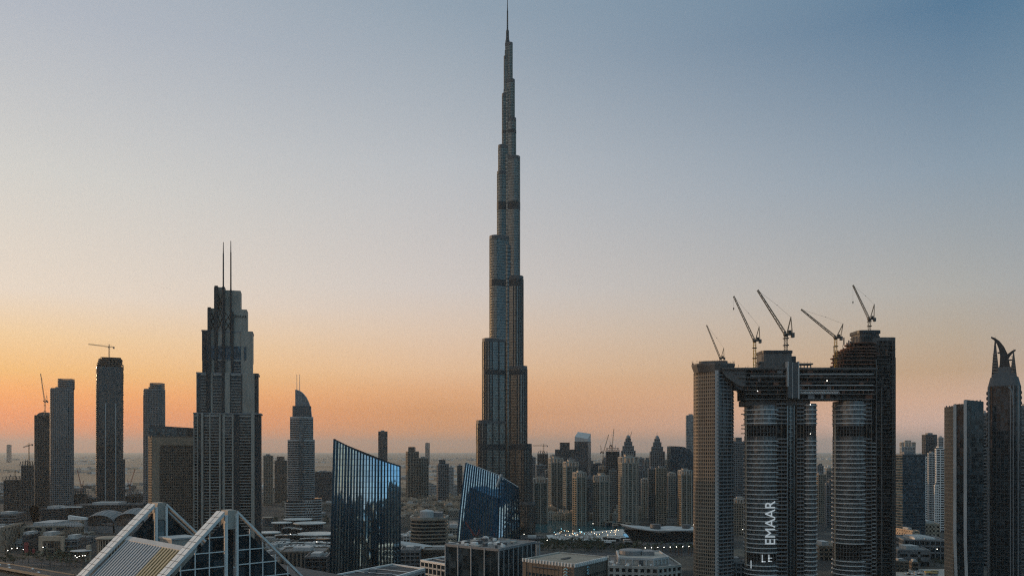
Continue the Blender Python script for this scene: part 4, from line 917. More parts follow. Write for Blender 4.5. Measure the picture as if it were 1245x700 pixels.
    mb = MB(); mb.box(x(955.5), x(969), y0-2.4, y0+6, z(484), z(441)); sh = mb.build('lift_shaft', 'darkgrey', b)
    mb = MB(); mb.box(x(955), x(956.5), y0-2.8, y0+4, z(470), z(440)); mb.box(x(967.8), x(969.4), y0-2.8, y0+4, z(485), z(440)); mb.box(x(961), x(961.6), y0-2.7, y0, z(485), z(441)); mb.build('shaft_edges', 'palegrey', sh)
    mb = MB(); p1 = rrect(x(947), Y+16, x(966)-x(930), 26, 3, 0, 2); mb.prism(p1, z(448.5), z(427)); cr = mb.build('roof_core', 'rawconcrete', b)
    mb = MB(); mb.ring(p1, z(428.4), z(425.4), .8, 3)
    mb.prism(rrect(x(966), Y+16, x(970)-x(960), 20, 2, 0, 1), z(447), z(432)); mb.box(x(937), x(942), Y+8, Y+14, z(428), z(424.6)); mb.build('core_formwork', 'darkmetal', cr)
    mb = MB(); mb.box(x(924), x(932), Y+4, Y+14, z(440.6), z(438.6)); mb.box(x(926), x(930), Y+5, Y+12, z(448), z(440.5)); mb.box(x(970), x(990.5), Y+4, Y+16, z(442.4), z(440.8))
    for p in (972, 976, 980, 984, 988): mb.box(x(p)-.4, x(p)+.4, Y+5, Y+6, z(448), z(442)); mb.bar((x(p),Y+5.5,z(441)),(x(p),Y+5.5,z(438.5)), .15, 3)
    mb.build('roof_decks', 'rawconcrete', b)
    mb = MB()
    for p in (887,890,894,899,908,911,921,924,928,944): mb.bar((x(p),Y+rnd.uniform(0,8),z(447.5)),(x(p),Y+4,z(447.5)+rnd.uniform(1.5,4)), .22, 3)
    for k in range(30): p = 970+k*1.55; mb.bar((x(p),y0+.5,z(447.5)),(x(p),y0+.5,z(445.8)), .1, 3)
    mb.build('handrail_posts', 'rawconcrete', b)
    for p, q_, r_ in ((919.5,475.5,.5),(1003.5,463,.6),(985.7,491.5,.5),(985.7,527,.45)):
        l = MB(); l.lathe((x(p), y0-1.0 if q_ < 486 else Y+1.0, z(q_)), [(.02,-r_*.7),(r_*.6,-r_*.4),(r_*.7,0),(r_*.6,r_*.5),(.02,r_*.9)], 8); l.build('site_floodlight', 'lamp', b if q_ < 486 else t)
bridge_towers()
G = 'luffing cranes on the building site'
luffing_crane('small luffing crane on the flared crown of the gridded tower', SY+14, (876.5,442), (876,434), (859,395), (880,423), .7, None, 0, group=G)
luffing_crane('luffing crane whose mast rises between gridded tower and roof core', SY+10, (917,448), (917.5,412), (892,360), (923,397), 1.0, 14, 0, 'yellow', G)
luffing_crane('largest luffing crane, its mast on the roof core over the lettered tower', SY+14, (955,428), (955.5,404), (921,352.5), (961.5,385.5), 1.25, None, 0, group=G)
luffing_crane('luffing crane with the lowest jib, beside the terraced top', SY+8, (1016,450), (1016,408.5), (974,376), (1025,393.5), 1.0, None, 0, 'yellow', G)
luffing_crane('luffing crane standing on the lift core of the terraced tower, highest of all', SY+18, (1057.5,402), (1057,386), (1037,346.5), (1063,370), .95, 20, 0, group=G)

# ------------------------------------------------------------------ right-hand towers
def ridge_tower():
    Y = 700; x = lambda p: X(p, Y); z = lambda p: Z(p, Y)
    t = thing('ridged_tower', 'grey and brown slab tower with two pale vertical ridges, beside the pronged tower', 'tower', (x(1171), Y+22, 0))
    def bulge(zz): s = max(0, min(1, (zz+20)/100)); return -1.0*math.sin(math.pi*min(1, max(0,(70-zz)/70)))*(zz<70)
    mb = MB(); mb.prism([(x(1147.5),Y+16),(x(1158.5),Y+3),(x(1158.5),Y+40),(x(1147.5),Y+40)], -.2, z(493)); br = mb.build('brown_wall', 'brownstone', t)
    mb = MB(); pl = [(x(1147.5),Y+16),(x(1158.5),Y+3),(x(1158.5),Y+40),(x(1147.5),Y+40)]; floors(mb, pl, 0, z(493), 3.5, .9, .15); piers(mb, pl, 0, z(493), 2.0, .55, .18, edges=(0,)); mb.build('brown_wall_grid', 'tan', br)
    mb = MB(); mb.prism([(x(1158.4),Y+3.2),(x(1172),Y+1.2),(x(1172),Y+38),(x(1158.4),Y+38)], -.2, z(490.5)); mb.build('dark_glazing', 'glass', t)
    mb = MB(); mb.prism_t([(x(1172),Y+.6),(x(1195.5),Y+9),(x(1195.5),Y+42),(x(1172),Y+36)], -.2, [z(485.3),z(487.6),z(487),z(485)]); g = mb.build('grey_glazing', 'glass', t)
    mb = MB(); pl = [(x(1172),Y+.6),(x(1195.5),Y+9),(x(1195.5),Y+42),(x(1172),Y+36)]; floors(mb, pl, 0, z(489), 4.6, .35, .12); mb.build('floor_lines', 'darkgrey', g)
    for p, y_, tp in ((1160,2.4,491),(1172.6,.2,486)):
        mb = MB(); n = 40; rows = []
        for k in range(n+1):
            zz = -.2+(z(tp)+.2)*k/n; o = 1.7*max(0,(62-zz)/62)*math.sin(math.pi*max(0,min(1,(62-zz)/70)))
            xx = x(p)+o; rows.append([(xx-1.3,Y+y_-1.3,zz),(xx+1.3,Y+y_-1.3,zz),(xx+1.3,Y+y_+1.5,zz),(xx-1.3,Y+y_+1.5,zz)])
        mb.strip(rows, 0, True); mb.add(rows[-1], [(0,1,2,3)]); mb.build('pale_ridge', 'palegrey', t)
    mb = MB()
    for k, p in enumerate((1149,1153,1156,1160,1165,1169,1176,1182,1187,1191)): mb.box(x(p), x(p)+1.2, Y+14+k%3, Y+16+k%3, z(495) if p<1158 else z(491) if p<1172 else z(488.2), z(493-1.6) if p<1158 else z(489.3) if p<1172 else z(485.2))
    mb.build('roof_equipment', 'midgrey', t)
    face(t, 0.95, Y)
    p = thing('maintenance_cradle', 'orange-lit window-cleaning cradle hanging beside the pronged dark tower', 'cradle', (x(1202), Y+22, z(584)))
    mb = MB(); mb.box(x(1196), x(1208), Y+22, Y+26, z(584.5), z(577.5)); mb.build('cradle_basket', 'tan', p)
    mb = MB(); mb.box(x(1195.6), x(1208.4), Y+21.7, Y+26.3, z(578), z(576.6)); mb.bar((x(1205),Y+23,z(577)),(x(1202),Y+23,z(572)),.5); mb.bar((x(1205),Y+23,z(577)),(x(1211),Y+25,z(576)),.4); mb.build('cradle_arm', 'palegrey', p)
    mb = MB(); mb.box(x(1200.5), x(1203.5), Y+23.2, Y+25.6, -.2, z(584.5)); mb.build('guide_rail', 'palegrey', p)
ridge_tower()
def prong_tower():
    Y = 745; x = lambda p: X(p, Y); z = lambda p: Z(p, Y)
    t = thing('pronged_tower', 'dark tower crowned by two curved pointed prongs of unequal height', 'tower', (x(1221), Y+20, 0))
    mb = MB(); pl = rrect(x(1221), Y+20, x(1241)-x(1200), 34, 8); mb.prism(pl, -.2, z(468)); g = mb.build('glazing', 'glass', t)
    mb = MB(); floors(mb, pl, 0, z(468), 4, .4, .12); piers(mb, pl, 0, z(468), 3.4, .3, .25); mb.build('mullion_grid', 'darkgrey', g)
    mb = MB(); mb.prism(pl, z(468)-.1, z(457), top=rrect(x(1221), Y+20, x(1238.5)-x(1203.5), 28, 6)); mb.build('sloping_shoulder', 'darkgrey', t)
    mb = MB()                                              # arched corner ribs down the flanks
    for a, s in ((1202,1),(1228.5,-1),(1232,1),(1238,-1)):
        mb.box(x(a)-.55, x(a)+.55, Y+2.1, Y+3.4, -.2, z(468))
    pts = [(1226,470),(1229.5,474),(1231.4,482),(1232,492)]
    for k in range(3): mb.bar((x(pts[k][0]),Y+2.2,z(pts[k][1])),(x(pts[k+1][0]),Y+2.2,z(pts[k+1][1])),.9,4)
    mb.build('corner_ribs', 'midgrey', t)
    mb = MB()
    for k in range(11):
        for a in (1200.3, 1241): mb.lathe((x(a), Y+12, z(475+k*6.4)-2.6), [(.1,0),(1.1,.2),(1.5,1.6),(1.1,3.2),(.1,3.6)], 8)
    mb.build('round_balconies', 'darkgrey', t)
    def blade(pts, wd, name, yc):
        mb = MB(); mid = [(x(a), z(b)) for a, b in pts]; n = len(mid); L_, R_ = [], []
        for k in range(n):
            p, q = mid[max(0,k-1)], mid[min(n-1,k+1)]; dx, dz = q[0]-p[0], q[1]-p[1]; l = math.hypot(dx,dz); nx, nz = -dz/l, dx/l; h_ = wd[k]/2*1.45
            L_.append((mid[k][0]+nx*h_, mid[k][1]+nz*h_)); R_.append((mid[k][0]-nx*h_, mid[k][1]-nz*h_))
        rows = [[(l[0],yc-3,l[1]),(r[0],yc-3,r[1]),(r[0],yc+3,r[1]),(l[0],yc+3,l[1])] for l, r in zip(L_, R_)]
        mb.strip(rows, 0, True); mb.add(rows[0], [(3,2,1,0)]); mb.add(rows[-1], [(0,1,2,3)]); return mb.build(name, 'darkmetal', t)
    blade([(1204.6,406),(1209,408.5),(1213.5,413),(1217.5,420),(1220.5,429),(1221.5,440),(1221,457)], [.6,1.2,2.2,3.4,4.8,6.2,9], 'long_prong', Y+16)
    blade([(1235,422.8),(1231,425),(1227,428.5),(1223.5,433),(1221.5,439)], [.6,1.2,1.8,2.8,4.2], 'short_prong', Y+20)
    for a0, a1, tx, tz, nm in ((1204.6,1215.5,1209.6,404,'tall_spike'),(1228,1237,1232.6,421,'low_spike')):
        mb = MB(); mb.add([(x(a0),Y+12,z(460)),(x(a1),Y+12,z(460)),(x(a1),Y+22,z(460)),(x(a0),Y+22,z(460)),(x((a0+tx)/2-.3),Y+14,z((460+tz)/2)),(x((a1+tx)/2),Y+14,z((460+tz)/2)),(x((a1+tx)/2),Y+20,z((460+tz)/2)),(x((a0+tx)/2-.3),Y+20,z((460+tz)/2)),(x(tx),Y+17,z(tz))],
             [(0,1,5,4),(1,2,6,5),(2,3,7,6),(3,0,4,7),(4,5,8),(5,6,8),(6,7,8),(7,4,8)]); s = mb.build(nm, 'darkgrey', t)
        mb = MB()
        for k in range(9): zz = z(458)+k*2.7; mb.box(x(a0)+.4+k*.12, x(a1)-1-k*.28, Y+11.2, Y+12.2, zz, zz+.5)
        mb.build('spike_louvres', 'tan', s)
    mb = MB(); mb.box(x(1212.5), x(1219), Y+15, Y+18, z(426.5), z(425)); mb.box(x(1224), x(1232), Y+17, Y+20, z(435.8), z(434.4))
    mb.prism([(x(1204.5),Y+10),(x(1237.5),Y+10),(x(1237.5),Y+26),(x(1204.5),Y+26)], z(457.5), z(444), top=[(x(1214),Y+13),(x(1229),Y+13),(x(1229),Y+24),(x(1214),Y+24)]); mb.build('crown_base', 'darkgrey', t)
    face(t, 1, Y)
prong_tower()
T('office_tower', 'plain grey tower sliver cut off by the picture edge beside the pronged tower', 1237, 1262, 494, 900, .8, 0, 'midgrey', 'glassgrey', band=1.0, bay=4, top='none')
T('office_tower', 'narrow dark tower glimpsed between the ridged slab and the pronged tower', 1194, 1200, 503, 950, 1, 0, 'midgrey', 'glass', band=1.2, bay=4, top='none')
T('glass_tower', 'dark banded glass tower beside the terraced tower above the sand-coloured low building', 1084, 1125, 553, 1150, .7, 10, 'darkgrey', 'glassblue', band=.9, bay=0, top='none')
T('office_tower', 'pale hazy tower with open crown behind the dark banded glass tower', 1094, 1113, 543, 2300, .8, 0, 'palegrey', 'glassgrey', band=1.2, bay=7, top='arch')
T('office_tower', 'dark flat tower behind white apartment slabs, its corners cut', 1121, 1139, 528.5, 1800, .9, 0, 'darkgrey', 'glass', band=.9, bay=4.5, shape='cut', top='none')
T('apartment_tower', 'thin white-framed apartment slab beside the dark banded glass tower', 1122, 1127.5, 556, 1500, 1, 0, 'white', 'glass', band=1.8, bay=3.2, pw=.9)
T('apartment_tower', 'white apartment tower with zigzag balconies, middle of the white slabs', 1128, 1137, 551, 1420, .9, 0, 'palegrey', 'glass', band=1.7, bay=4.2, pw=1)
T('apartment_tower', 'white apartment tower with a checked side wall, against the ridged slab', 1137, 1148, 546, 1350, .9, 0, 'white', 'glass', band=1.5, bay=5.5, pw=1.1, top='steps')
T('apartment_tower', 'lower white apartment slab with checked windows before the zigzag one', 1136, 1141, 590, 1300, 1, 0, 'white', 'glass', band=1.7, bay=3, pw=1)
T('office_tower', 'small dark tower with striped top behind the ridged slab', 1140, 1147, 532, 1900, 1, 0, 'palegrey', 'glass', band=1.6, bay=4, top='none')
T('residential_tower', 'grey banded tower in the slot between lettered and terraced towers', 990, 1004, 577, 1500, .9, 12, 'tan', 'glass', band=1.3, bay=4, pw=1.0)
T('residential_tower', 'dark tower tucked against the terraced tower in the slot', 1003, 1018, 588, 1420, .9, 0, 'midgrey', 'glass', band=1.0, bay=4, top='steps')
T('unfinished_tower', 'grey stepped tower behind the gap between gridded and lettered towers', 890, 905, 537, 1500, .9, 0, 'midgrey', 'glass', band=1.3, bay=4, top='steps')
T('apartment_tower', 'tan arch-topped tower low in the gap beside the lettered tower', 891, 907, 612, 1300, .9, 0, 'tan', 'glass', band=1.3, bay=4, pw=1.2, top='arch')

# ------------------------------------------------------------------ low buildings
def block(name, label, px0, px1, ptop, Y, depth, wall='sand', gl='glass', fh=3.8, band=1.5, bay=4, pw=1.4, roof='roofgrey', rot=0, group=None, plant=True, cat='building', skew=0):
    H = Z(ptop,Y); rr = R(rot) if rot else math.atan2(-(px0+px1-2*CX)/2, F)*.5
    poly = fit(lambda cx, W: rect(cx, Y+depth/2, W, depth, rr), px0, px1, Y); cx = sum(p[0] for p in poly)/4; cy = sum(p[1] for p in poly)/4
    t = thing(name, label, cat, (cx, cy, 0), group)
    facade(t, poly, -.2, H, wall, gl, fh, band, bay, pw, .35, .35)
    mb = MB(); mb.prism(offset(poly, -.7), H-.1, H+.12); mb.build('roof', roof, t)
    if plant: roof_plant(t, poly, H+.1, 'palegrey', int(px0*3))
    return t, poly, H
def gable_building():
    t = thing('gable_building', 'white-framed building of two steep gable frames with dark glass and louvred roof between', 'building', (-135.7, 353, 0))
    C0 = Vector((-112.1, 330, 0)); rd = Vector((-.7117, .7025, 0)); ud = Vector((.7025, .7117, 0)); LEN = 66.4; ZA = 106.3
    def P(u, r, zz): v = C0+ud*u+rd*r; return (v.x, v.y, zz)
    SL = .98
    def slope(u): return ZA-abs(u)*SL
    def hexa(mb, u0, z0, u1, z1, th, r0, r1, mi=0):        # slanting beam in the gable plane, thickness th below its top edge
        vs = [P(u0,r0,z0),P(u1,r0,z1),P(u1,r1,z1),P(u0,r1,z0),P(u0,r0,z0-th),P(u1,r0,z1-th),P(u1,r1,z1-th),P(u0,r1,z0-th)]
        mb.add(vs, [(0,1,2,3),(4,7,6,5),(0,4,5,1),(1,5,6,2),(2,6,7,3),(3,7,4,0)], mi)
    def ub(mb, u0, u1, r0, r1, z0, z1, mi=0):
        p = [P(u0,r0,0)[:2],P(u1,r0,0)[:2],P(u1,r1,0)[:2],P(u0,r1,0)[:2]]; mb.prism(p, z0, z1, mi)
    for r0, dp, front in ((0, 6.6, True), (LEN, 7.6, False)):
        mb = MB(); hexa(mb, -1.0, ZA, -62, ZA-61*SL, 1.7, r0, r0+dp); hexa(mb, 4.6, ZA, 66, ZA-61.4*SL, 1.1, r0, r0+dp*.3); fr = mb.build('gable_frame', 'white', t)
        mb = MB()                                           # panel joints on the broad upper face
        for k in range(1, 26):
            u = -1-k*2.3; zz = ZA-(abs(u)-1)*SL; a = Vector(P(u, r0-.02, zz+.03)); b = Vector(P(u, r0+dp+.02, zz+.03)); mb.bar(a, b, .1, 4)
        a, b = Vector(P(-1, r0+dp*.5, ZA+.03)), Vector(P(-60, r0+dp*.5, ZA-59*SL+.03)); mb.bar(a, b, .08, 4); mb.build('panel_joints', 'darkgrey', fr)
        mb = MB(); ub(mb, .9, 4.4, r0+1.2, r0+dp, ZA-7.2, ZA+.3); st = mb.build('lit_stub_wall', 'paving', t)
        mb = MB(); ub(mb, -.6, .5, r0+.2, r0+1.4, 40, ZA-1.5); ub(mb, 4.1, 5.0, r0+.2, r0+1.4, 40, ZA-1.2); mb.build('slot_mullion', 'white', t)
        if front:
            mb = MB()
            for sgn, ua in ((-1, -.9), (1, 4.9)):
                vs = [P(ua, r0+1.6, ZA-4.5), P(ua, r0+1.6, 35), P(ua+sgn*(ZA-4.5-35)/SL, r0+1.6, 35)]; mb.add(vs, [(0,1,2)])
            ub(mb, .5, 4.2, r0+3.0, r0+6, 35, ZA-7.5); gz = mb.build('gable_glazing', 'glass', t)
            mb = MB()
            for k in range(1, 9):                           # white grid
                zz = ZA-4.2-k*5.8; ext = (ZA-3-zz)/SL
                ub(mb, -1-ext+1.5, -.7, r0+1.1, r0+1.5, zz-.2, zz+.2); ub(mb, 4.9, 4.6+ext-1.2, r0+1.1, r0+1.5, zz-.2, zz+.2)
            for k in range(1, 9):
                u = k*5.7; zt = ZA-(u)*SL-3.0; ub(mb, -1-u-.2, -1-u+.2, r0+1.0, r0+1.4, 35, zt); ub(mb, 4.6+u-.2, 4.6+u+.2, r0+1.0, r0+1.4, 35, zt+1)
            mb.build('white_grid', 'white', gz)
        else:
            mb = MB(); rows = []
            v = P(2.4, r0+4, 0); mb.lathe((v[0], v[1], 0), [(3.6,70),(3.6,ZA-8),(3.0,ZA-7.4),(.1,ZA-7.2)], 16); mb.build('pale_glass_shaft', 'lobeglass', t, True)
            mb = MB(); vs = [P(-1, r0+2, ZA-4), P(-1, r0+2, 40), P(-60, r0+2, 40)]; mb.add(vs, [(0,1,2)]); vs = [P(5, r0+2, ZA-4), P(5, r0+2, 40), P(64, r0+2, 40)]; mb.add(vs, [(0,1,2)]); mb.build('gable_glazing', 'glass', t)
            mb = MB(); hexa(mb, 5.5, ZA-3.6, 66, ZA-3.6-60.5*SL, .8, r0+.2, r0+1.6); mb.build('inner_rail', 'palegrey', t)
    # louvred roof slope between the frames
    mb = MB(); lv = MB(); lw = MB(); u0, u1 = -13.5, -62.0
    a = [P(u0, 8.5, slope(u0)-2.6), P(u1, 8.5, slope(u1)-2.6), P(u1, LEN, slope(u1)-2.6), P(u0, LEN, slope(u0)-2.6)]; mb.add(a, [(0,1,2,3)]); rf = mb.build('roof_slope', 'roofdark', t)
    n = 21
    for k in range(n):
        r = 9.4+(LEN-10)*k/n; q = lv if k > 6 else lw
        hexa(q, u0+.2, slope(u0)-1.0, u1, slope(u1)-1.0, 1.6, r, r+1.35)
    lv.build('grey_louvres', 'louvre', rf); lw.build('bronze_louvres', 'louvrewarm', rf)
    mb = MB(); hexa(mb, u0+1.0, slope(u0)-.2, u0-.6, slope(u0)-1.6, 1.4, 8.5, LEN); mb.build('louvre_head_rail', 'palegrey', rf)
    mb = MB(); ub(mb, -5.5, 5.5, 38, 50, 74, 92.6); pr = mb.build('roof_plant_room', 'paving', t)
    mb = MB(); ub(mb, -5.9, 5.9, 37.6, 50.4, 92.6, 93.3); mb.build('coping', 'palegrey', pr)
    mb = MB(); ub(mb, -12, 60, 8.6, LEN-.2, 60, 74); mb.build('flat_roof', 'roofdark', t)
    mb = MB(); ub(mb, -46, -40, -.5, 9, 62.5, 66); mb.build('eaves_block', 'white', t)
    mb = MB(); ub(mb, -60, 62, 2, LEN+6, -.2, 45); mb.build('base_storeys', 'glass', t)
gable_building()

def black_block():
    P = [(-7.3,450),(13.6,489),(-16.5,512),(-37.5,474)]; P = [P[0],P[1],P[2],P[3]]; H = 77.2
    t = thing('office_block', 'black glass office block with cluttered pale gravel roof and thin pale mullions', 'office block', (-12, 482, 0))
    mb = MB(); mb.prism(P, -.2, H); g = mb.build('glazing', 'glass', t)
    mb = MB(); mb.ring(P, H-.9, H+.5, .3, .5); 
    mb.build('parapet', 'midgrey', t)
    mb = MB(); piers(mb, P, -.2, H, 9.2, .5, .5, edges=(3,)); piers(mb, P, -.2, H, 5.6, .32, .5, edges=(0,)); mb.build('pale_mullions', 'palegrey', g)
    mb = MB(); mb.prism(offset(P,-.6), H-.2, H+.1); rf = mb.build('roof', 'roofgrey', t)
    rnd = random.Random(5); mb = MB(); m2 = MB(); m3 = MB()
    def on(a, b): return (P[0][0]+(P[1][0]-P[0][0])*a+(P[3][0]-P[0][0])*b, P[0][1]+(P[1][1]-P[0][1])*a+(P[3][1]-P[0][1])*b)
    for k in range(46):
        a, b = rnd.uniform(.08,.92), rnd.uniform(.06,.94); c = on(a, b); s = rnd.uniform(.5,2.0); r_ = rnd.random()
        (mb if r_ < .5 else m2 if r_ < .8 else m3).obox(c, (.47,.88), (-.88,.47), s, s*rnd.uniform(.4,1), H, H+rnd.uniform(.5,2.0))
    mb.build('air_handler', 'white', t); m2.build('roof_duct', 'paving', t); m3.build('roof_unit', 'darkgrey', t)
    mb = MB()
    for k in range(6):
        c, d = on(rnd.random(), rnd.random()), on(rnd.random(), rnd.random()); mb.bar((c[0]*.9-1,c[1]*.9+48,H+.5),(d[0]*.9-1,d[1]*.9+48,H+.5),.18)
    mb.build('roof_pipe', 'palegrey', t)
    p = thing('flue_stack', 'thin twin flue rising behind the black glass office block', 'chimney', (X(654.5,520), 522, 0))
    for xx in (652.5, 656): mb = MB(); mb.bar((X(xx,520),522,0),(X(xx,520),522,Z(667,520)+4.5), .5, 8); mb.build('flue', 'palegrey', p)
    mb = MB(); mb.box(X(649,520), X(661,520), 521.3, 522.7, Z(660.5,520)-.3, Z(660.5,520)+.3); mb.build('flue_bracket', 'midgrey', p)
black_block()
def sand_block():
    P = [(31.1,420),(50.3,449),(26.6,470),(6.9,441.5)]; H = 72.9
    t = thing('office_block', 'sand-roofed square office block with emblems near its roof corner', 'office block', (29, 445, 0))
    mb = MB(); mb.prism(P, -.2, H); g = mb.build('glazing', 'glassgrey', t)
    mb = MB(); floors(mb, P, 0, H-6, 3.8, 1.1, .3); piers(mb, P, -.2, H, 2.4, .5, .5, edges=(0,3)); piers(mb, P, -.2, H, 40, 2.2, .7, edges=(0,1,3)); mb.ring(P, H-6.2, H-1.2, .4); mb.build('stone_grid', 'brownstone', g)
    mb = MB(); mb.ring(P, H-1.3, H+.7, .6, .5); pp = mb.build('parapet', 'paving', t)
    mb = MB(); piers(mb, offset(P,.75), H-.9, H+.9, 2.0, .8, .5, edges=(0,3)); mb.build('parapet_teeth', 'white', pp)
    mb = MB(); mb.prism(offset(P,-.7), H-.2, H+.05); rf = mb.build('roof', 'roofsand', t)
    c = ((P[0][0]+P[1][0]+P[2][0]+P[3][0])/4-.5, (P[0][1]+P[1][1]+P[2][1]+P[3][1])/4-1)
    mb = MB(); mb.obox(c, (.55,.83), (-.83,.55), 2.6, 1.3, H, H+.5); mb.obox((c[0]+2,c[1]+3), (.55,.83), (-.83,.55), 1.2, .6, H, H+.6); mb.build('roof_hatch', 'roofdark', rf)
    for e0, e1, f in ((P[3],P[0],.86),(P[0],P[1],.36)):     # emblem of three stacked chevrons
        d = Vector((e1[0]-e0[0], e1[1]-e0[1], 0)).normalized(); n = Vector((d.y,-d.x,0)); o_ = Vector((e0[0],e0[1],0))+(Vector((e1[0]-e0[0],e1[1]-e0[1],0)))*f+n*1.1
        mb = MB()
        for k in range(3):
            zz = H-5.6+k*1.5
            for s in (-1, 1): mb.bar(o_+Vector((0,0,zz+.75)), o_+d*s*1.15+Vector((0,0,zz)), .3, 4)
            if k < 2: mb.bar(o_+d*1.15+Vector((0,0,zz)), o_+Vector((0,0,zz-.5)), .18, 4)
        mb.build('emblem', 'logoteal', t)
    mb = MB(); d = Vector((P[0][0]-P[3][0],P[0][1]-P[3][1],0)).normalized(); n = Vector((d.y,-d.x,0)); o_ = Vector((*P[3],0))+d*6+n*.95
    mb.bar(o_+Vector((0,0,H-3.0)), o_+d*15+Vector((0,0,H-3.0)), .35, 4); mb.build('dark_panel_line', 'darkgrey', t)
sand_block()
def framed_roof(label, corners, H, z_low, extra=0):
    cx = sum(c[0] for c in corners)/4; cy = sum(c[1] for c in corners)/4
    t = thing('low_office', label, 'building', (cx, cy, 0))
    facade(t, corners, -.2, H, 'palegrey', 'glass', 4.2, 1.0, 4.6, .8, .4, .3, parapet=0)
    mb = MB(); mb.ring(corners, H-.5, H+.9, .4, .6); mb.build('parapet', 'white', t)
    mb = MB(); mb.prism(offset(corners,-.7), H-.1, H+.1); mb.build('roof', 'roofdark', t)
    e0, e1, e2, e3 = [Vector((*c,0)) for c in corners]; mb = MB()
    for f in (.35, .62): a = e0+(e3-e0)*f; b = e1+(e2-e1)*f; mb.bar(a+Vector((0,0,H+.5)), b+Vector((0,0,H+.5)), .35, 4)
    mb.build('roof_beam', 'palegrey', t); rnd = random.Random(int(H*10)); m = MB()
    for k in range(9):
        c = e0+(e1-e0)*rnd.uniform(.15,.85)+(e3-e0)*rnd.uniform(.15,.85); s = rnd.uniform(.6,1.6); m.box(c.x-s, c.x+s, c.y-s*.7, c.y+s*.7, H, H+rnd.uniform(.6,1.8))
    m.build('roof_unit', 'midgrey', t)
q = lambda px, py, H: (lambda Y: (X(px, Y), Y))(F*(CZ-H)/(py-HY))
framed_roof('low office with white-edged dark roof directly below the mirror glass block', [q(404,700.5,64),q(470,705,64),q(516,692,64),q(477,686.5,64)], 64, 0)
framed_roof('low office with white-edged roof and white window frames beside the black block', [q(512,681.5,58),q(552,688,58),q(566,680,58),q(549,675.8,58)], 58, 0)
def parapet_house():
    Y = 640; x = lambda p: X(p, Y); z = lambda p: Z(p, Y); H = Z(690.5, 640)
    t = thing('terrace_block', 'off-white block with stepped parapets and dark square openings beside sand-roofed block', 'building', (x(785), Y+30, 0))
    pl = [(x(741),Y+8),(x(800),Y),(x(832),Y+14),(x(832),Y+70),(x(752),Y+70)]
    facade(t, pl, -.2, H, 'paving', 'voidglass', 5.2, 1.9, 4.6, 2.0, .5, .4)
    mb = MB(); mb.prism(offset(pl,-.8), H-.1, H+.1); mb.build('roof', 'roofgrey', t)
    p2 = [(x(757),Y+22),(x(798),Y+14),(x(820),Y+26),(x(820),Y+66),(x(763),Y+66)]; mb = MB(); mb.prism(p2, H, H+5); u = mb.build('upper_terrace', 'paving', t)
    mb = MB(); mb.ring(p2, H+4.2, H+5.9, .5, .6); piers(mb, p2, H, H+4.6, 5, 1.2, .7); mb.build('terrace_frame', 'palegrey', u)
    mb = MB(); mb.lathe((x(778), Y+46, H+4.8), [(10,0),(10,3.6),(9.2,4.2),(.1,4.8)], 20); mb.box(x(790), x(806), Y+38, Y+52, H+4.8, H+8.4); mb.build('plant_room', 'midgrey', u)
    mb = MB(); mb.box(x(781), x(786), Y+16, Y+17.5, H+.4, H+4); mb.build('dark_doorway', 'darkgrey', u)
    rnd = random.Random(9); mb = MB()
    for k in range(18): a, b = rnd.uniform(746,826), rnd.uniform(8,60); mb.box(x(a), x(a)+rnd.uniform(1,3), Y+b, Y+b+1.6, H+.1, H+rnd.uniform(.8,1.8))
    mb.build('air_handler', 'white', t)
parapet_house()
def round_office():
    Y = 1000; x = lambda p: X(p, Y); z = lambda p: Z(p, Y)
    t = thing('curved_office', 'low banded office block with a curved corner and round roof drum', 'office building', (x(515), Y+26, 0))
    pl = [(x(497)+(x(514)-x(497))*(1-math.cos(R(a))), Y+22-21*math.sin(R(a))) for a in range(0,91,10)]+[(x(541),Y+8),(x(541),Y+46),(x(497),Y+46)]
    c = MB(); c.prism(pl, -.2, z(630)); g = c.build('glazing', 'glass', t); mb = MB(); floors(mb, pl, 0, z(629), 4.3, 1.5, .9); mb.build('floor_bands', 'tan', g)
    mb = MB(); mb.ring(pl, z(631.5), z(629), 1.2, 1); mb.prism(offset(pl,-1), z(631)-.2, z(630.6)); mb.build('parapet', 'beige', t)
    mb = MB(); mb.lathe((x(517), Y+18, z(631)), [(8.6,0),(8.6,8),(8.0,9),(.1,11)], 24); d = mb.build('roof_drum', 'palegrey', t)
    mb = MB(); mb.box(x(521), x(536), Y+20, Y+36, z(631), z(624)); mb.build('plant_room', 'midgrey', t)
round_office()

# ------------------------------------------------------------------ mall at the left: boxes, rotunda, vaulted roofs
block('mall_block', 'broad tan windowless mall block with long layered pale roofs', 3.5, 27, 641.5, 1080, 70, 'tan', 'glass', 12, 7, 14, 8, 'roofsand', 0, None, False)
t, pl, H = block('mall_block', 'dark mall front with red panels, between tan block and tan portal', 27.5, 48, 651, 1050, 50, 'darkgrey', 'glass', 6, 1.2, 5, .8, 'roofgrey')
mb = MB(); mb.box(X(30,1050), X(35,1050), 1048.6, 1049.5, 3, 16); mb.box(X(40,1050), X(43,1050), 1048.6, 1049.5, 2, 8); mb.build('red_panel', 'redsign', t)
t, pl, H = block('mall_block', 'tan mall portal building framing a dark glazed entrance', 48.5, 78, 652.5, 1040, 46, 'tan', 'glass', 9, 2, 9, 1.6, 'roofsand', 0, None, True)
mb = MB(); mb.box(X(48.5,1040)-.4, X(78,1040)+.4, 1037.5, 1041, H-4.5, H+1.4); mb.box(X(48.5,1040)-.4, X(53,1040), 1037.5, 1041, 0, H-4.5); mb.box(X(75,1040), X(78,1040)+.4, 1037.5, 1041, 0, H-4.5); mb.build('portal_frame', 'sand', t)
block('mall_block', 'glass fronted mall wing with thin white roof, next to tan portal', 79, 104, 655.5, 1045, 40, 'midgrey', 'glass', 6, 1.2, 6, .8, 'discwhite')
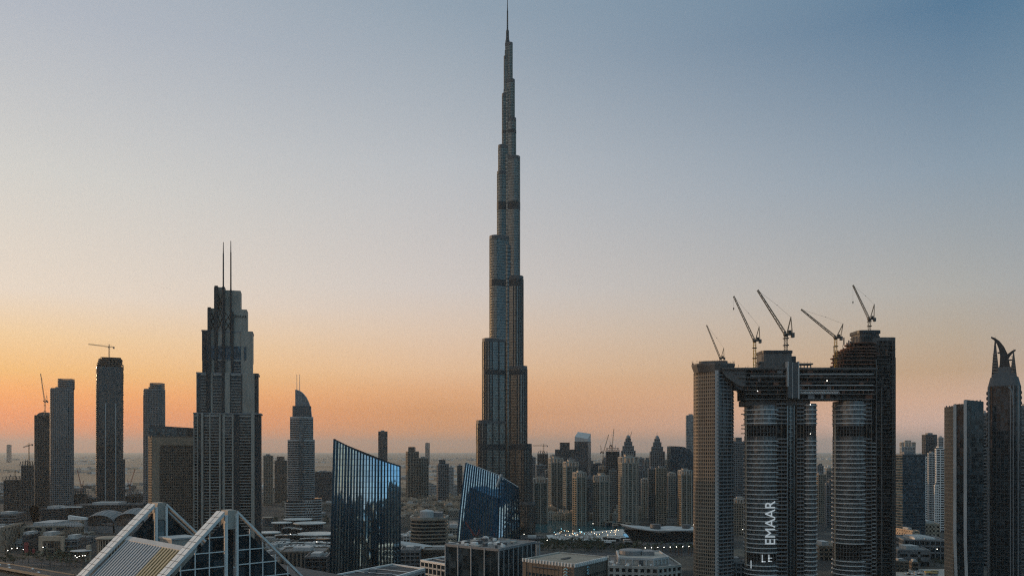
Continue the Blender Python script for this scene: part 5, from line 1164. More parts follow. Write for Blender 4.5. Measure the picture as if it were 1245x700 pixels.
block('mall_block', 'long low mall roof with parallel pale skylight strips', 27, 100, 640.5, 1130, 95, 'tan', 'glass', 10, 5, 12, 5, 'roofgrey')
for k, (a, b, yy, zz) in enumerate(((50,99,1140,1.0),(58,97,1160,1.0),(64,94,1185,1.0))):
    Yb = yy; H0 = Z(640.5,1130); o = MB(); o.box(X(a,Yb), X(b,Yb), Yb, Yb+7, H0+.1, H0+2.4); s = thing('skylight', ('first','middle','rear')[k]+' long pale skylight strip along the low mall roof, '+('front edge','centre','back edge')[k], 'skylight', (X((a+b)/2,Yb), Yb+3.5, H0+.1), 'skylight strips on the mall roof'); o.build('glazed_ridge', 'palegrey', s)
    o = MB(); n = 14
    for j in range(n): xx = X(a,Yb)+(X(b,Yb)-X(a,Yb))*(j+.5)/n; o.box(xx-.25, xx+.25, Yb-.2, Yb+7.2, H0, H0+2.6)
    o.build('glazing_bars', 'midgrey', s)
def rotunda():
    Y = 1030; t = thing('rotunda', 'round tan pavilion with pillars under a pale disc roof', 'building', (X(126,Y), Y+18, 0)); c = (X(126,Y), Y+18)
    H = Z(655,Y); mb = MB(); mb.prism(ellipse(*c, 15, 13, 28), -.2, H); g = mb.build('glazing', 'glass', t)
    mb = MB(); piers(mb, ellipse(*c, 15, 13, 28), 0, H, 3.4, 1.1, .9); mb.build('tan_pillars', 'sand', t)
    mb = MB(); mb.lathe((*c, H), [(15,-1.6),(17.6,-1.2),(17.9,0),(15,1.2),(8,1.8),(.1,2.0)], 32, 1, .9); mb.build('disc_roof', 'roofsand', t)
    Y2 = 985; c2 = (X(98.5,Y2), Y2); t = thing('canopy', 'pale disc canopy on one stout post before the round pavilion', 'canopy', (c2[0], c2[1], 0))
    zt = Z(669,Y2); mb = MB(); mb.lathe((*c2, zt), [(.1,-.7),(9,-.7),(11.4,-.2),(11.5,.4),(.1,.7)], 32); mb.build('disc', 'palegrey', t)
    mb = MB(); mb.bar((c2[0]+5,c2[1],-.2), (c2[0]+5,c2[1],zt-.5), 1.6, 12); mb.box(c2[0]+4, c2[0]+8, c2[1]+4, c2[1]+8, 0, zt+6); mb.build('post', 'sand', t)
rotunda()
def vaults():
    Y = 1330
    for k, (a, b, pt) in enumerate(((101,139,621.2),(137,176,618.5))):
        cx = X((a+b)/2,Y); rx = (X(b,Y)-X(a,Y))/2; H = Z(pt,Y)
        t = thing('vaulted_hall', ('smooth grey hump-backed roof behind the mall, wall slab beside it','higher grey hump-backed roof tucked behind the white gable')[k], 'building', (cx, Y+30, 0))
        mb = MB(); rows = []
        for j in range(9):
            v = j/8; row = []
            for i in range(17):
                a_ = math.pi*i/16; row.append((cx-rx*math.cos(a_), Y+v*60, 10+(H-10)*math.sin(a_)**.75*(1-.25*(2*v-1)**2)))
            rows.append(row)
        mb.strip(rows); mb.build('vault_roof', 'midgrey', t, True)
        mb = MB(); mb.box(cx-rx, cx+rx, Y+1, Y+59, -.2, 10.4); mb.build('base_wall', 'midgrey', t)
        mb = MB()
        for i in range(1,12):
            a_ = math.pi*i/12; x_ = cx-rx*math.cos(a_)
            for j in range(8):
                f = lambda v: 10.12+(H-10)*math.sin(a_)**.75*(1-.25*(2*v-1)**2)
                mb.bar((x_,Y+j*7.5,f(j/8)),(x_,Y+j*7.5+7.5,f((j+1)/8)),.16,3)
        mb.build('standing_seams', 'darkgrey', t)
    x = lambda p: X(p,1290); t = thing('wall_slab', 'tilted grey wall slab with a bright coping, beside the humped roof', 'wall', (x(94), 1292, 0))
    mb = MB(); mb.prism_t([(x(83.5),1290),(x(104),1290),(x(104),1296),(x(83.5),1296)], -.2, [Z(627.6,1290),Z(630.6,1290),Z(630.6,1290),Z(627.6,1290)]); mb.build('wall', 'midgrey', t)
    mb = MB(); mb.prism_t([(x(83)-.2,1289.4),(x(104.4),1289.4),(x(104.4),1296.6),(x(83)-.2,1296.6)], Z(631.5,1290), [Z(626.2,1290),Z(629.2,1290),Z(629.2,1290),Z(626.2,1290)]); mb.build('coping', 'white', t)
vaults()
block('parking_deck', 'long dark multi-storey car park stretched below the desert-edge towers', 88, 182, 614, 1470, 60, 'darkgrey', 'voidglass', 4, 1.0, 9, .8, 'roofdark', 0, None, True)
block('service_block', 'dark low service block below the gridded tower, pale strip on its roof', 50, 88, 619, 1420, 50, 'darkgrey', 'voidglass', 4, 1.0, 9, .8, 'roofdark')
block('service_block', 'low grey yard building at the picture edge below the unfinished blocks', -6, 30, 625, 1400, 50, 'midgrey', 'voidglass', 4.5, 1.0, 9, .8, 'roofgrey')
t = thing('flat_canopy', 'thin bright canopy strip lying on the dark service block', 'canopy', (X(86,1425), 1430, Z(619,1420)))
mb = MB(); mb.box(X(74,1425), X(98,1425), 1424, 1432, Z(616.6,1425), Z(615.6,1425)); mb.build('canopy_sheet', 'white', t)
mb = MB()
for p in (75, 82, 87): mb.box(X(p,1425)-.4, X(p,1425)+.4, 1427, 1428, Z(619.2,1420), Z(616.5,1425))
mb.build('post', 'darkgrey', t)
# steam plume over the mall roof
def plume():
    mb = MB(); rnd = random.Random(3); Y = 1240
    for k in range(9):
        f = k/8; c = (X(43+rnd.uniform(-1.2,1.2)*f,Y), Y+rnd.uniform(-2,2), Z(641-21*f,Y)); r = 3.2+2.6*f+rnd.uniform(-.5,.5)
        rows = [[(c[0]+r*math.sin(a)*math.cos(b), c[1]+r*math.sin(a)*math.sin(b), c[2]+r*1.25*math.cos(a)) for b in [2*math.pi*j/12 for j in range(12)]] for a in [max(.02,math.pi*i/8) if i < 8 else math.pi-.02 for i in range(9)]]
        mb.strip(rows, 0, True)
    h = NT('steam'); h.t.nodes.remove(h.b); v = h.n('ShaderNodeVolumePrincipled'); v.inputs['Density'].default_value = .11; v.inputs['Color'].default_value = (.98,.9,.85,1); h.l(v.outputs[0], h.out.inputs['Volume'])
    o = mb.build('steam_plume', h.m); o['kind'] = 'stuff'
    tag(o, 'pinkish steam plume rising from the mall roof', 'steam')
plume()

# ------------------------------------------------------------------ white disc roofs round the foot of the oval tower
def disc(label, px0, px1, py, thick, Y, mat='discwhite', tilt=0):
    x0, x1 = X(px0,Y), X(px1,Y); cx = (x0+x1)/2; r = (x1-x0)/2; zt = Z(py,Y)
    t = thing('disc_roof_pavilion', label, 'pavilion', (cx, Y, 0), 'white disc roofs by the oval tower')
    mb = MB(); mb.lathe((cx,Y,zt), [(.1,-thick),(r*.9,-thick),(r,-thick*.5),(r,0),(r*.96,.3),(r*.5,.9),(.1,1.1)], 40, 1, .95); mb.build('disc_roof', mat, t)
    mb = MB(); mb.lathe((cx,Y,0), [(r*.8,-.2),(r*.8,zt-thick)], 32, 1, .9); b = mb.build('glazed_drum', 'glass', t)
    mb = MB(); piers(mb, ellipse(cx, Y, r*.8, r*.72, 28), 0, zt-thick, 5, .6, .6); mb.build('drum_posts', 'midgrey', b)
disc('white disc roof touching the foot of the oval tower', 345, 380, 630.5, 1.4, 1410)
disc('flat white disc roof nearest the twin-mast tower flank', 330, 355, 634.6, 2.0, 1370)
disc('wide white disc roof just below the oval tower podium', 357, 396, 635.0, 2.4, 1340)
disc('largest white disc roof, cut by the mirror glass block', 361, 409, 648, 2.4, 1220)
disc('white disc roof half hidden by the twin-mast tower', 312, 341, 646.5, 2.2, 1230)
disc('small sand-coloured disc roof at the edge of the white ones', 319, 333, 628.5, 1.2, 1450, 'roofsand')
def slabs():
    spec = [('curved white fan slab between the disc roofs', 342, 355, 642, 1260, 14, .35), ('second curved white slab leaning beside the fan slab', 354, 367, 642.5, 1255, 12, -.5), ('long narrow white roof bar under the fan slabs', 333, 366, 650.5, 1180, 9, .12),
            ('long sloping white roof bar running behind the mirror block', 354, 408, 659.5, 1110, 8, -.08), ('pale flat roof panel with dark skylights above tan arcade', 343, 372, 664.5, 1050, 22, .05), ('pale roof panel next to the white gable frame', 322, 347, 661, 1075, 26, .1),
            ('thin white roof strip below the largest disc', 364, 409, 654.5, 1150, 7, .02), ('low white roof bar at the edge of the dark yard', 372, 404, 665.5, 1040, 8, -.05)]
    for lb, a, b, py, Y, dep, sk in spec:
        x0, x1, zt = X(a,Y), X(b,Y), Z(py,Y); t = thing('mall_roof_slab', lb, 'roof', ((x0+x1)/2, Y, 0), 'white roof slabs of the mall')
        n = 12; mb = MB(); rows = []
        for i in range(n+1):
            f = i/n; x_ = x0+(x1-x0)*f; y_ = Y+(x1-x0)*sk*f; z_ = zt+1.1*math.sin(math.pi*f)
            rows.append([(x_,y_,z_-.9),(x_,y_,z_),(x_,y_+dep,z_),(x_,y_+dep,z_-.9)])
        mb.strip(rows, 0, True); mb.add(rows[0], [(0,1,2,3)]); mb.add(rows[-1], [(3,2,1,0)]); mb.build('roof_slab', 'discwhite', t)
        mb = MB(); mb.prism([(x0+1,Y+1.2),(x1-1,Y+1.2+(x1-x0)*sk),(x1-1,Y+dep-1.2+(x1-x0)*sk),(x0+1,Y+dep-1.2)], -.2, zt-.6); mb.build('glazed_base', 'glass', t)
        mb = MB()
        for k in range(5): x_ = x0+(x1-x0)*(.12+.17*k); y_ = Y+(x_-x0)*sk+dep*.35; mb.box(x_-.9, x_+1.2, y_, y_+dep*.3, zt+.8, zt+1.7)
        mb.build('skylight', 'darkgrey', t)
slabs()
t, pl, H = block('arcade_building', 'tan arcade wall with tall pilasters, below the white roof slabs', 341, 400, 671, 900, 40, 'brownstone', 'glass', 30, 2, 4.2, 1.9, 'roofgrey', 0, None, True)
block('dark_shed', 'dark plain shed roof in shade beside the mirror glass block', 371, 402, 678, 800, 40, 'darkgrey', 'voidglass', 5, 1, 6, .8, 'roofdark')
# station roof between mirror block and curved office
def shell_roof():
    Y = 900; x = lambda p: X(p,Y); t = thing('shell_roof', 'pale pointed shell roof in front of the curved office', 'roof', (x(505), Y+20, 0)); n = 14; rows = []
    for i in range(n+1):
        f = i/n; px = 484+47*f; w_ = 13*math.sin(math.pi*min(1,.12+f*.85))**.8+1; zc = Z(661+7*f,Y)
        rows.append([(x(px), Y+20+w_*math.cos(a), zc-2+3.2*math.sin(a)) for a in [math.pi*k/10 for k in range(11)]])
    mb = MB(); mb.strip(rows); mb.build('shell', 'palegrey', t, True)
    mb = MB(); mb.box(x(488), x(530), Y+12, Y+28, -.2, Z(668,Y)); mb.build('glazed_base', 'glass', t)
shell_roof()
block('low_building', 'dark low glazed building below the shell roof', 487, 512, 669, 850, 30, 'midgrey', 'glass', 4, 1, 5, .7, 'roofdark')
block('low_building', 'brown low building beside the shell roof, before the lake corner', 515, 554, 669, 880, 26, 'brownstone', 'glass', 4, 1.4, 5, 1, 'roofgrey')

# ------------------------------------------------------------------ old quarter: sand-coloured low blocks
def old_quarter():
    G = 'sand-coloured low blocks of the old quarter'; lb = 'sand-coloured flat-roofed low block packed among others in the old quarter'
    rnd = random.Random(21); protos = []
    for k in range(6):
        w_, d_, h_ = rnd.uniform(16,26), rnd.uniform(14,22), rnd.uniform(12,24)
        t = thing('old_quarter_block', lb, 'building', (0,0,0), G); pl = rect(0, 0, w_, d_); wall = ('sand','tan','sand','paving','beige','sand')[k]
        facade(t, pl, -.2, h_, wall, 'voidglass', 3.6, 1.9, 3.4, 1.9, .3, .3)
        mb = MB(); mb.prism(offset(pl,-.6), h_-.1, h_+.1); mb.build('roof', 'roofsand', t)
        mb = MB(); mb.box(-w_*.3, -w_*.05, -d_*.3, d_*.1, h_, h_+3.5); mb.box(w_*.12, w_*.3, -d_*.1, d_*.3, h_, h_+5.5); mb.build('roof_tower', wall, t)
        protos.append(t)
    spots = []
    for row in range(11):
        Y = 1450+row*58
        for k in range(12):
            px = 482+k*7.2+rnd.uniform(-2,2)
            if px > 566: continue
            if Y < 1640 and px > 536: continue                # the lake
            spots.append((X(px,Y), Y+rnd.uniform(-16,16)))
    for row in range(3):                                       # villas on the far lake shore
        for k in range(16):
            px = 652+k*8+rnd.uniform(-2,2); Y = 1580+row*60; spots.append((X(px,Y), Y+rnd.uniform(-12,12)))
    for k in range(10): Y = 1900+rnd.uniform(0,300); spots.append((X(485+k*8,Y), Y))
    used = set()
    for x_, y_ in spots:
        i = rnd.randrange(6); s = rnd.uniform(.8,1.15); rz = rnd.choice((0,90,180))+rnd.uniform(-14,14)
        if i not in used: used.add(i); o = protos[i]; o.location = (x_,y_,0); o.rotation_euler = (0,0,R(rz))
        else: dup(protos[i], (x_,y_,0), R(rz), None, (s,s,rnd.uniform(.75,1.1)))
    return protos
OLD = old_quarter()
def scatter_blocks(label, group, region, n, seed, mats, h=(8,20)):
    rnd = random.Random(seed); protos = []
    for k in range(4):
        w_, d_, h_ = rnd.uniform(20,44), rnd.uniform(16,36), rnd.uniform(*h); t = thing('low_block', label, 'building', (0,0,0), group); pl = rect(0,0,w_,d_)
        facade(t, pl, -.2, h_, mats[k%len(mats)], 'glass', 3.8, 1.6, 4.2, 1.3, .3, .3); mb = MB(); mb.prism(offset(pl,-.6), h_-.1, h_+.1); mb.build('roof', ('roofgrey','roofsand','discwhite','roofdark')[k], t); roof_plant(t, pl, h_, 'palegrey', k); protos.append(t)
    for i in range(n):
        Y = rnd.uniform(region[2], region[3]); x_ = X(rnd.uniform(region[0], region[1]), Y); rz = R(rnd.choice((0,90))+rnd.uniform(-8,8))
        if i < 4: protos[i].location = (x_,Y,0); protos[i].rotation_euler = (0,0,rz)
        else: dup(protos[i%4], (x_,Y,0), rz, None, (1,1,rnd.uniform(.7,1.2)))
scatter_blocks('mixed low block filling the ground behind the lake-side towers', 'low blocks behind the lake towers', (652,846,1700,2900), 80, 5, ('sand','palegrey','beige','midgrey'))
scatter_blocks('mixed low block on the desert edge between the far towers', 'low blocks at the desert edge', (-10,240,1750,3000), 64, 6, ('darkgrey','midgrey','rawconcrete','beige'), (6,18))
scatter_blocks('mixed low block behind the oval tower and the mirror block', 'low blocks behind the oval tower', (318,560,1620,2900), 70, 7, ('beige','tan','palegrey','midgrey'), (8,22))
scatter_blocks('mixed low block beyond the curved towers and white slabs', 'low blocks beyond the curved towers', (985,1200,1500,2800), 30, 8, ('sand','palegrey','beige','midgrey'))

scatter_blocks('small flat-roofed block crowded round the mall front', 'small blocks round the mall', (-6,108,1110,1400), 34, 9, ('beige','midgrey','tan','palegrey'), (6,13))
scatter_blocks('small flat-roofed block in the yards below the white disc roofs', 'small blocks below the disc roofs', (326,404,930,1160), 22, 10, ('beige','midgrey','palegrey','darkgrey'), (4,9))
scatter_blocks('small flat-roofed block along the street below the curved office', 'small blocks below the curved office', (484,556,1050,1300), 20, 12, ('beige','sand','palegrey','midgrey'), (6,12))
# ------------------------------------------------------------------ lake, promenade, opera house
plane_poly('lake_water', [(X(536,1330),1330),(X(560,1330),1330),(X(600,1420),1420),(X(650,1345),1345),(X(690,1330),1330),(X(770,1420),1420),(X(768,1560),1560),(X(690,1585),1585),(X(600,1600),1600),(X(545,1560),1560),(X(534,1400),1400)], .06, 'water')
plane_poly('promenade', [(X(668,1230),1230),(X(752,1215),1215),(X(768,1300),1300),(X(757,1400),1400),(X(690,1328),1328),(X(664,1300),1300)], .10, 'discwhite')
plane_poly('boulevard', [(X(640,1040),1040),(X(850,1040),1040),(X(850,1075),1075),(X(640,1075),1075)], .05, 'asphalt')
mb = MB(); Yb = 1057
for k in range(26): x_ = X(640,Yb)+k*9; mb.box(x_, x_+3.5, Yb-.12, Yb+.12, .07, .075)
struct(mb.build('road_marking', 'paint'))
def opera():
    Y = 1150; x = lambda p: X(p,Y); z = lambda p: Z(p,Y)
    t = thing('opera_house', 'boat-shaped dark glass hall under a swept pale grey roof', 'hall', (x(812), Y+20, 0)); cx, cy = x(812), Y+22; a, b = x(812)-x(757), 30
    def lens(s, zz, k=1.0): return [(cx+a*s*math.cos(t_), cy+b*s*k*math.sin(t_)*(abs(math.sin(t_))**.15), zz) for t_ in [2*math.pi*i/44 for i in range(44)]]
    mb = MB(); rows = [lens(.72,-.2,.8), lens(.76,6,.85), lens(.84,13,.92), lens(.93,19,1)]
    mb.strip(rows, 0, True); hull = mb.build('glass_hull', 'glass', t)
    mb = MB()
    for i in range(44):
        for r in range(3): mb.bar(rows[r][i], rows[r+1][i], .28, 4)
    mb.build('hull_ribs', 'darkgrey', hull)
    mb = MB(); rr = []
    for s, dz in ((.93,0),(1.0,1.6),(1.0,2.6),(.8,3.2),(.5,2.6),(.2,2.2),(.02,2.1)):
        rr.append([(p[0], p[1], 19.5+dz+ (12.5*max(0,-(p[0]-cx)/a-.35)**1.6 + 4*max(0,(p[0]-cx)/a-.4)**1.5 ) + .9*math.sin((p[0]-cx)/a*9)*(s<.99)) for p in lens(s, 0)])
    mb.strip(rr, 0, True); rf = mb.build('swept_roof', 'palegrey', t, True)
    mb = MB(); mb.prism(ellipse(x(801), cy+6, 7.5, 9, 20), 20, 27.6); mb.prism(ellipse(x(840), cy+8, 6, 7, 16), 20, 26.6); mb.build('roof_lantern', 'darkgrey', rf)
    mb = MB(); mb.prism([(cx+a*.66*math.cos(q_), cy-2+b*1.05*math.sin(q_)) for q_ in [2*math.pi*i/30 for i in range(30)]], -.2, 4.5); mb.build('stepped_plinth', 'midgrey', t)
opera()
def stall(label, px, Y, w_, d_, h_, mat, g='low pavilions on the promenade'):
    cx = X(px,Y); t = thing('pavilion', label, 'pavilion', (cx, Y, 0), g)
    mb = MB(); mb.box(cx-w_/2+.8, cx+w_/2-.8, Y-d_/2+.8, Y+d_/2-.8, 0, h_-1); mb.build('walls', 'glass', t)
    mb = MB(); mb.prism(rrect(cx, Y, w_, d_, 1.5), h_-1.05, h_); mb.build('roof', mat, t)
    mb = MB()
    for a in (-1,1):
        for b in (-1,1): mb.box(cx+a*(w_/2-.7)-.2, cx+a*(w_/2-.7)+.2, Y+b*(d_/2-.7)-.2, Y+b*(d_/2-.7)+.2, 0, h_-1)
    mb.build('post', 'palegrey', t)
rnd = random.Random(31)
for k in range(16): stall('low white-roofed pavilion on the promenade before the boat-shaped hall', rnd.uniform(738,774), rnd.uniform(1150,1265), rnd.uniform(7,18), rnd.uniform(5,10), rnd.uniform(4,6), rnd.choice(('discwhite','white','palegrey','roofsand')))
for k in range(9): stall('low sand-roofed kiosk at the water edge under the lake towers', rnd.uniform(735,770), rnd.uniform(1400,1470), rnd.uniform(8,16), rnd.uniform(6,10), rnd.uniform(5,9), 'roofsand', 'kiosks at the water edge')
t = thing('screen', 'bright blue video screen beside the promenade pavilions', 'screen', (X(762,1240), 1240, 0))
mb = MB(); mb.box(X(757.5,1240), X(767,1240), 1239.6, 1240.6, 2.6, 8.6); s = mb.build('cabinet', 'darkmetal', t); mb = MB(); mb.box(X(758,1240), X(766.5,1240), 1239.4, 1239.6, 3, 8.2); mb.build('display', lampmat('blue_display',(.05,.28,.5),.6), s)
mb = MB(); mb.box(X(759,1240)-.3, X(759,1240)+.3, 1239.8, 1240.4, 0, 2.6); mb.box(X(765,1240)-.3, X(765,1240)+.3, 1239.8, 1240.4, 0, 2.6); mb.build('post', 'darkmetal', t)
for k in range(14):                                            # canvas tents on the promenade
    px, Y = rnd.uniform(676,742), rnd.uniform(1240,1330); cx = X(px,Y); t = thing('tent', 'small peaked white canvas tent on the lake promenade', 'tent', (cx,Y,0), 'white tents on the promenade'); s = rnd.uniform(2.2,4)
    mb = MB(); mb.add([(cx-s,Y-s,2.6),(cx+s,Y-s,2.6),(cx+s,Y+s,2.6),(cx-s,Y+s,2.6),(cx,Y,4.8)], [(0,1,4),(1,2,4),(2,3,4),(3,0,4)]); mb.build('canopy', 'cloth', t)
    mb = MB()
    for a in (-1,1):
        for b in (-1,1): mb.box(cx+a*s*.93-.08, cx+a*s*.93+.08, Y+b*s*.93-.08, Y+b*s*.93+.08, .1, 2.7)
    mb.build('post', 'palegrey', t)
def crowd():
    """far-off visitors, one pixel each: torso, head and legs as one small tapered figure"""
    rnd = random.Random(17); cols = ['cloth','paving','darkgrey','sand','midgrey','redsign']; mb = MB()
    for k in range(1500):
        px = rnd.gauss(704, 20); Y = rnd.uniform(1236, 1340)
        if not 672 < px < 758: continue
        x_ = X(px,Y); hgt = rnd.uniform(1.5,1.85); i = rnd.choice((0,0,0,1,1,2,3,4,5)); s = hgt/1.75
        for dx in (-.1,.1): mb.bar((x_+dx,Y,.1),(x_+dx*.8,Y,.1+.85*s), .07, 4, .1, 2)
        mb.bar((x_,Y,.1+.82*s),(x_,Y,.1+1.45*s), .17, 6, .22, i); mb.bar((x_,Y,.1+1.45*s),(x_,Y,.1+1.75*s), .1, 5, .09, 3)
    o = mb.build('crowd', cols); o['kind'] = 'stuff'; tag(o, 'crowd of visitors gathered on the pale promenade by the lake', 'crowd')
crowd()

# ------------------------------------------------------------------ trees
def tree_proto(kind, seed, label, group):
    rnd = random.Random(seed); t = thing('tree' if kind == 'broad' else 'palm_tree', label, 'tree' if kind == 'broad' else 'palm tree', (0,0,0), group)
    mb = MB(); H = rnd.uniform(5,7)
    if kind == 'broad':
        mb.bar((0,0,-.2),(.2,.1,H*.5),.32,6,.22)
        for k in range(5): a = rnd.uniform(0,6.28); mb.bar((.2,.1,H*.45),(math.cos(a)*1.8,math.sin(a)*1.8,H*.8),.16,4,.06)
        mb.build('trunk', 'bark', t); c = MB()
        cl = [(rnd.uniform(-2.6,2.6),rnd.uniform(-2.6,2.6),H*.62+rnd.uniform(0,H*.5),rnd.uniform(1.1,1.9)) for _ in range(9)]
        for x_,y_,z_,r_ in cl:
            for k in range(34):
                d = Vector((rnd.gauss(0,1),rnd.gauss(0,1),rnd.gauss(0,.8))).normalized()*r_*rnd.uniform(.5,1.1); s = rnd.uniform(.25,.55); n = Vector((rnd.gauss(0,1),rnd.gauss(0,1),rnd.gauss(0,1)+.5)).normalized(); u = n.orthogonal().normalized(); v = n.cross(u)
                p = Vector((x_,y_,z_))+d; c.add([tuple(p+u*s),tuple(p+v*s*.6),tuple(p-u*s),tuple(p-v*s*.6)],[(0,1,2,3)])
        c.build('crown', 'leaf', t)
    else:
        H = rnd.uniform(8,11); 
        for k in range(5): mb.bar((.15*k*k*.2,0,H*k/5-.2*(k==0)),(.15*(k+1)**2*.2,0,H*(k+1)/5),.26-.02*k,6,.24-.02*k)
        mb.build('trunk', 'bark', t); c = MB()
        for k in range(22):
            a = rnd.uniform(0,6.28); l = rnd.uniform(2.2,3.2); e = rnd.uniform(-.5,.9); prev = None
            for j in range(6):
                f = j/5; p = Vector((.75+math.cos(a)*l*f, math.sin(a)*l*f, H+e*l*f-1.3*f*f)); w_ = .42*math.sin(math.pi*(.1+.85*f))+.05; s_ = Vector((-math.sin(a),math.cos(a),-.3))*w_
                if prev: c.add([tuple(prev[0]),tuple(prev[1]),tuple(p),tuple(p+s_)],[(0,1,2,3)]); c.add([tuple(prev[0]-prev[2]),tuple(prev[1]*1),tuple(p),tuple(p-s_)],[(0,1,2,3)])
                prev = (p+s_, p, s_*2)
        c.build('fronds', 'palm', t)
    return t
def plant(protos, pts, seed, lo=.8, hi=1.35):
    rnd = random.Random(seed)
    for i, (x_, y_, z_) in enumerate(pts):
        p = protos[i%len(protos)]; s = rnd.uniform(lo,hi)
        if i < len(protos): p.location = (x_,y_,z_)
        else: dup(p, (x_,y_,z_), rnd.uniform(0,6.28), None, (s,s,s))
rnd = random.Random(41)
pts = []
while len(pts) < 170:
    px, Y = rnd.uniform(656,775), rnd.uniform(1085,1200)
    if px > 735 and Y > 1140: continue
    pts.append((X(px,Y), Y, 0))
plant([tree_proto('broad', k, 'dark leafy tree in the thick grove before the lake promenade', 'trees of the grove') for k in range(4)], pts, 1, .6, 1.0)
pts = [(X(px,Y),Y,0) for px, Y in [(rnd.uniform(772,842), rnd.uniform(1035,1110)) for _ in range(40)]+[(rnd.uniform(30,105), rnd.uniform(935,1015)) for _ in range(34)]]
plant([tree_proto('palm', 10+k, 'tall palm in the dusky street planting by a boulevard', 'street palms') for k in range(3)], pts, 2)
pts = [(X(px,Y),Y,0) for px, Y in [(rnd.uniform(0,110), rnd.uniform(950,1030)) for _ in range(26)]+[(rnd.uniform(484,560), rnd.uniform(1050,1330)) for _ in range(22)]+[(rnd.uniform(1092,1146), rnd.uniform(930,1020)) for _ in range(12)]+[(rnd.uniform(655,770), rnd.uniform(1560,1640)) for _ in range(30)]+[(rnd.uniform(330,400), rnd.uniform(1430,1600)) for _ in range(24)]]
pts = [p for p in pts if not (1330 < p[1] < 1420 and p[0] > X(534,p[1]))]
plant([tree_proto('broad', 20+k, 'small scattered street tree among the low buildings', 'scattered street trees') for k in range(3)], pts, 3)

# ------------------------------------------------------------------ lamps
def lamp_proto(label, group, h_, mat):
    t = thing('street_lamp', label, 'street lamp', (0,0,0), group); mb = MB(); mb.bar((0,0,-.1),(0,0,h_),.16,6,.09); mb.bar((0,0,h_-.1),(1.1,0,h_+.25),.07,4); mb.build('post', 'darkmetal', t)
    mb = MB(); mb.lathe((1.2,0,h_+.1), [(.02,-.28),(.34,-.2),(.42,.05),(.3,.25),(.02,.3)], 10); mb.build('lamp_head', mat, t); return t
def lamps(label, group, h_, mat, pts, sc=1.0):
    p = lamp_proto(label, group, h_, mat)
    for i, (px, Y) in enumerate(pts):
        if i == 0: p.location = (X(px,Y),Y,0.05); p.scale = (sc,sc,sc)
        else: dup(p, (X(px,Y),Y,.05), 0, None, (sc,sc,sc))
lamps('lit white street lamp in the row before the boat-shaped hall', 'lamps along the boulevard', 9, 'lamp', [(783+k*7.6,1030+k*2) for k in range(8)], 1.25)
lamps('lit promenade lamp among the crowd by the lake', 'lamps on the promenade', 6, 'lampwarm', [(rnd.uniform(672,752), rnd.uniform(1236,1335)) for _ in range(30)], 1.0)
lamps('lit cyan-white lamp on the lake terrace', 'lamps on the lake terrace', 6, 'lampcyan', [(rnd.uniform(668,745), rnd.uniform(1236,1338)) for _ in range(12)], 1.1)
lamps('bright white street lamp lighting the road below the mall', 'lamps on the mall road', 10, 'lamp', [(8,1000),(13,1020),(19.5,1025),(27,1010),(51,1035),(90,950),(92,935),(99,950),(102,951),(95,945),(18.5,1330),(19,1335)], 1.15)
lamps('lone lit lamp glowing between low buildings in the middle distance', 'single lit lamps', 12, 'lamp', [(720,1350),(842,1330),(652,1560),(1138,1000),(1104,990),(902,1250),(905,1100),(384,1080),(352,1180),(540,1300),(700,1540),(636,1180),(664,1100)], 1.1)

# ------------------------------------------------------------------ elevated road at the lower corner, cars
def viaduct():
    t = thing('viaduct', 'curving elevated road with pale parapets crossing the lower corner', 'viaduct', (X(20,920), 920, 0)); n = 26; H = 5.0
    def c(f): Y = 955-118*f; return Vector((X(-22+92*f, Y)-6+14*f*f, Y, 0))
    rows, p1, p2, mk = [], [], [], []
    for i in range(n+1):
        f = i/n; p = c(f); d = (c(f+.01)-c(f-.01)).normalized(); nn = Vector((-d.y,d.x,0)); W = 9
        a, b = p+nn*W, p-nn*W; rows.append([(a.x,a.y,H-1.4),(a.x,a.y,H),(b.x,b.y,H),(b.x,b.y,H-1.4)])
        for q, l in ((p+nn*W, p1), (p-nn*W, p2)): l.append([(q.x-nn.x*.25,q.y-nn.y*.25,H-1.5),(q.x-nn.x*.25,q.y-nn.y*.25,H+1.1),(q.x+nn.x*.25,q.y+nn.y*.25,H+1.1),(q.x+nn.x*.25,q.y+nn.y*.25,H-1.5)])
        mk.append((p, d, nn))
    mb = MB(); mb.strip(rows, 0, True); dk = mb.build('deck', 'asphalt', t)
    mb = MB(); mb.strip(p1, 0, True); mb.build('parapet', 'tan', t); mb = MB(); mb.strip(p2, 0, True); mb.build('parapet', 'tan', t)
    mb = MB()
    for p, d, nn in mk:
        for o_ in (-3, 3):
            q = p+nn*o_; mb.obox((q.x,q.y), (d.x,d.y), (nn.x,nn.y), 1.2, .1, H+.005, H+.012)
    mb.build('lane_marking', 'paint', dk)
    for k in range(0, n, 4):
        p = mk[k][0]; mb = MB(); mb.prism(ellipse(p.x,p.y,1.3,1.3,10), -.2, H-1.3); mb.build('pier', 'concrete', t)
    return mk, H
MK, VH = viaduct()
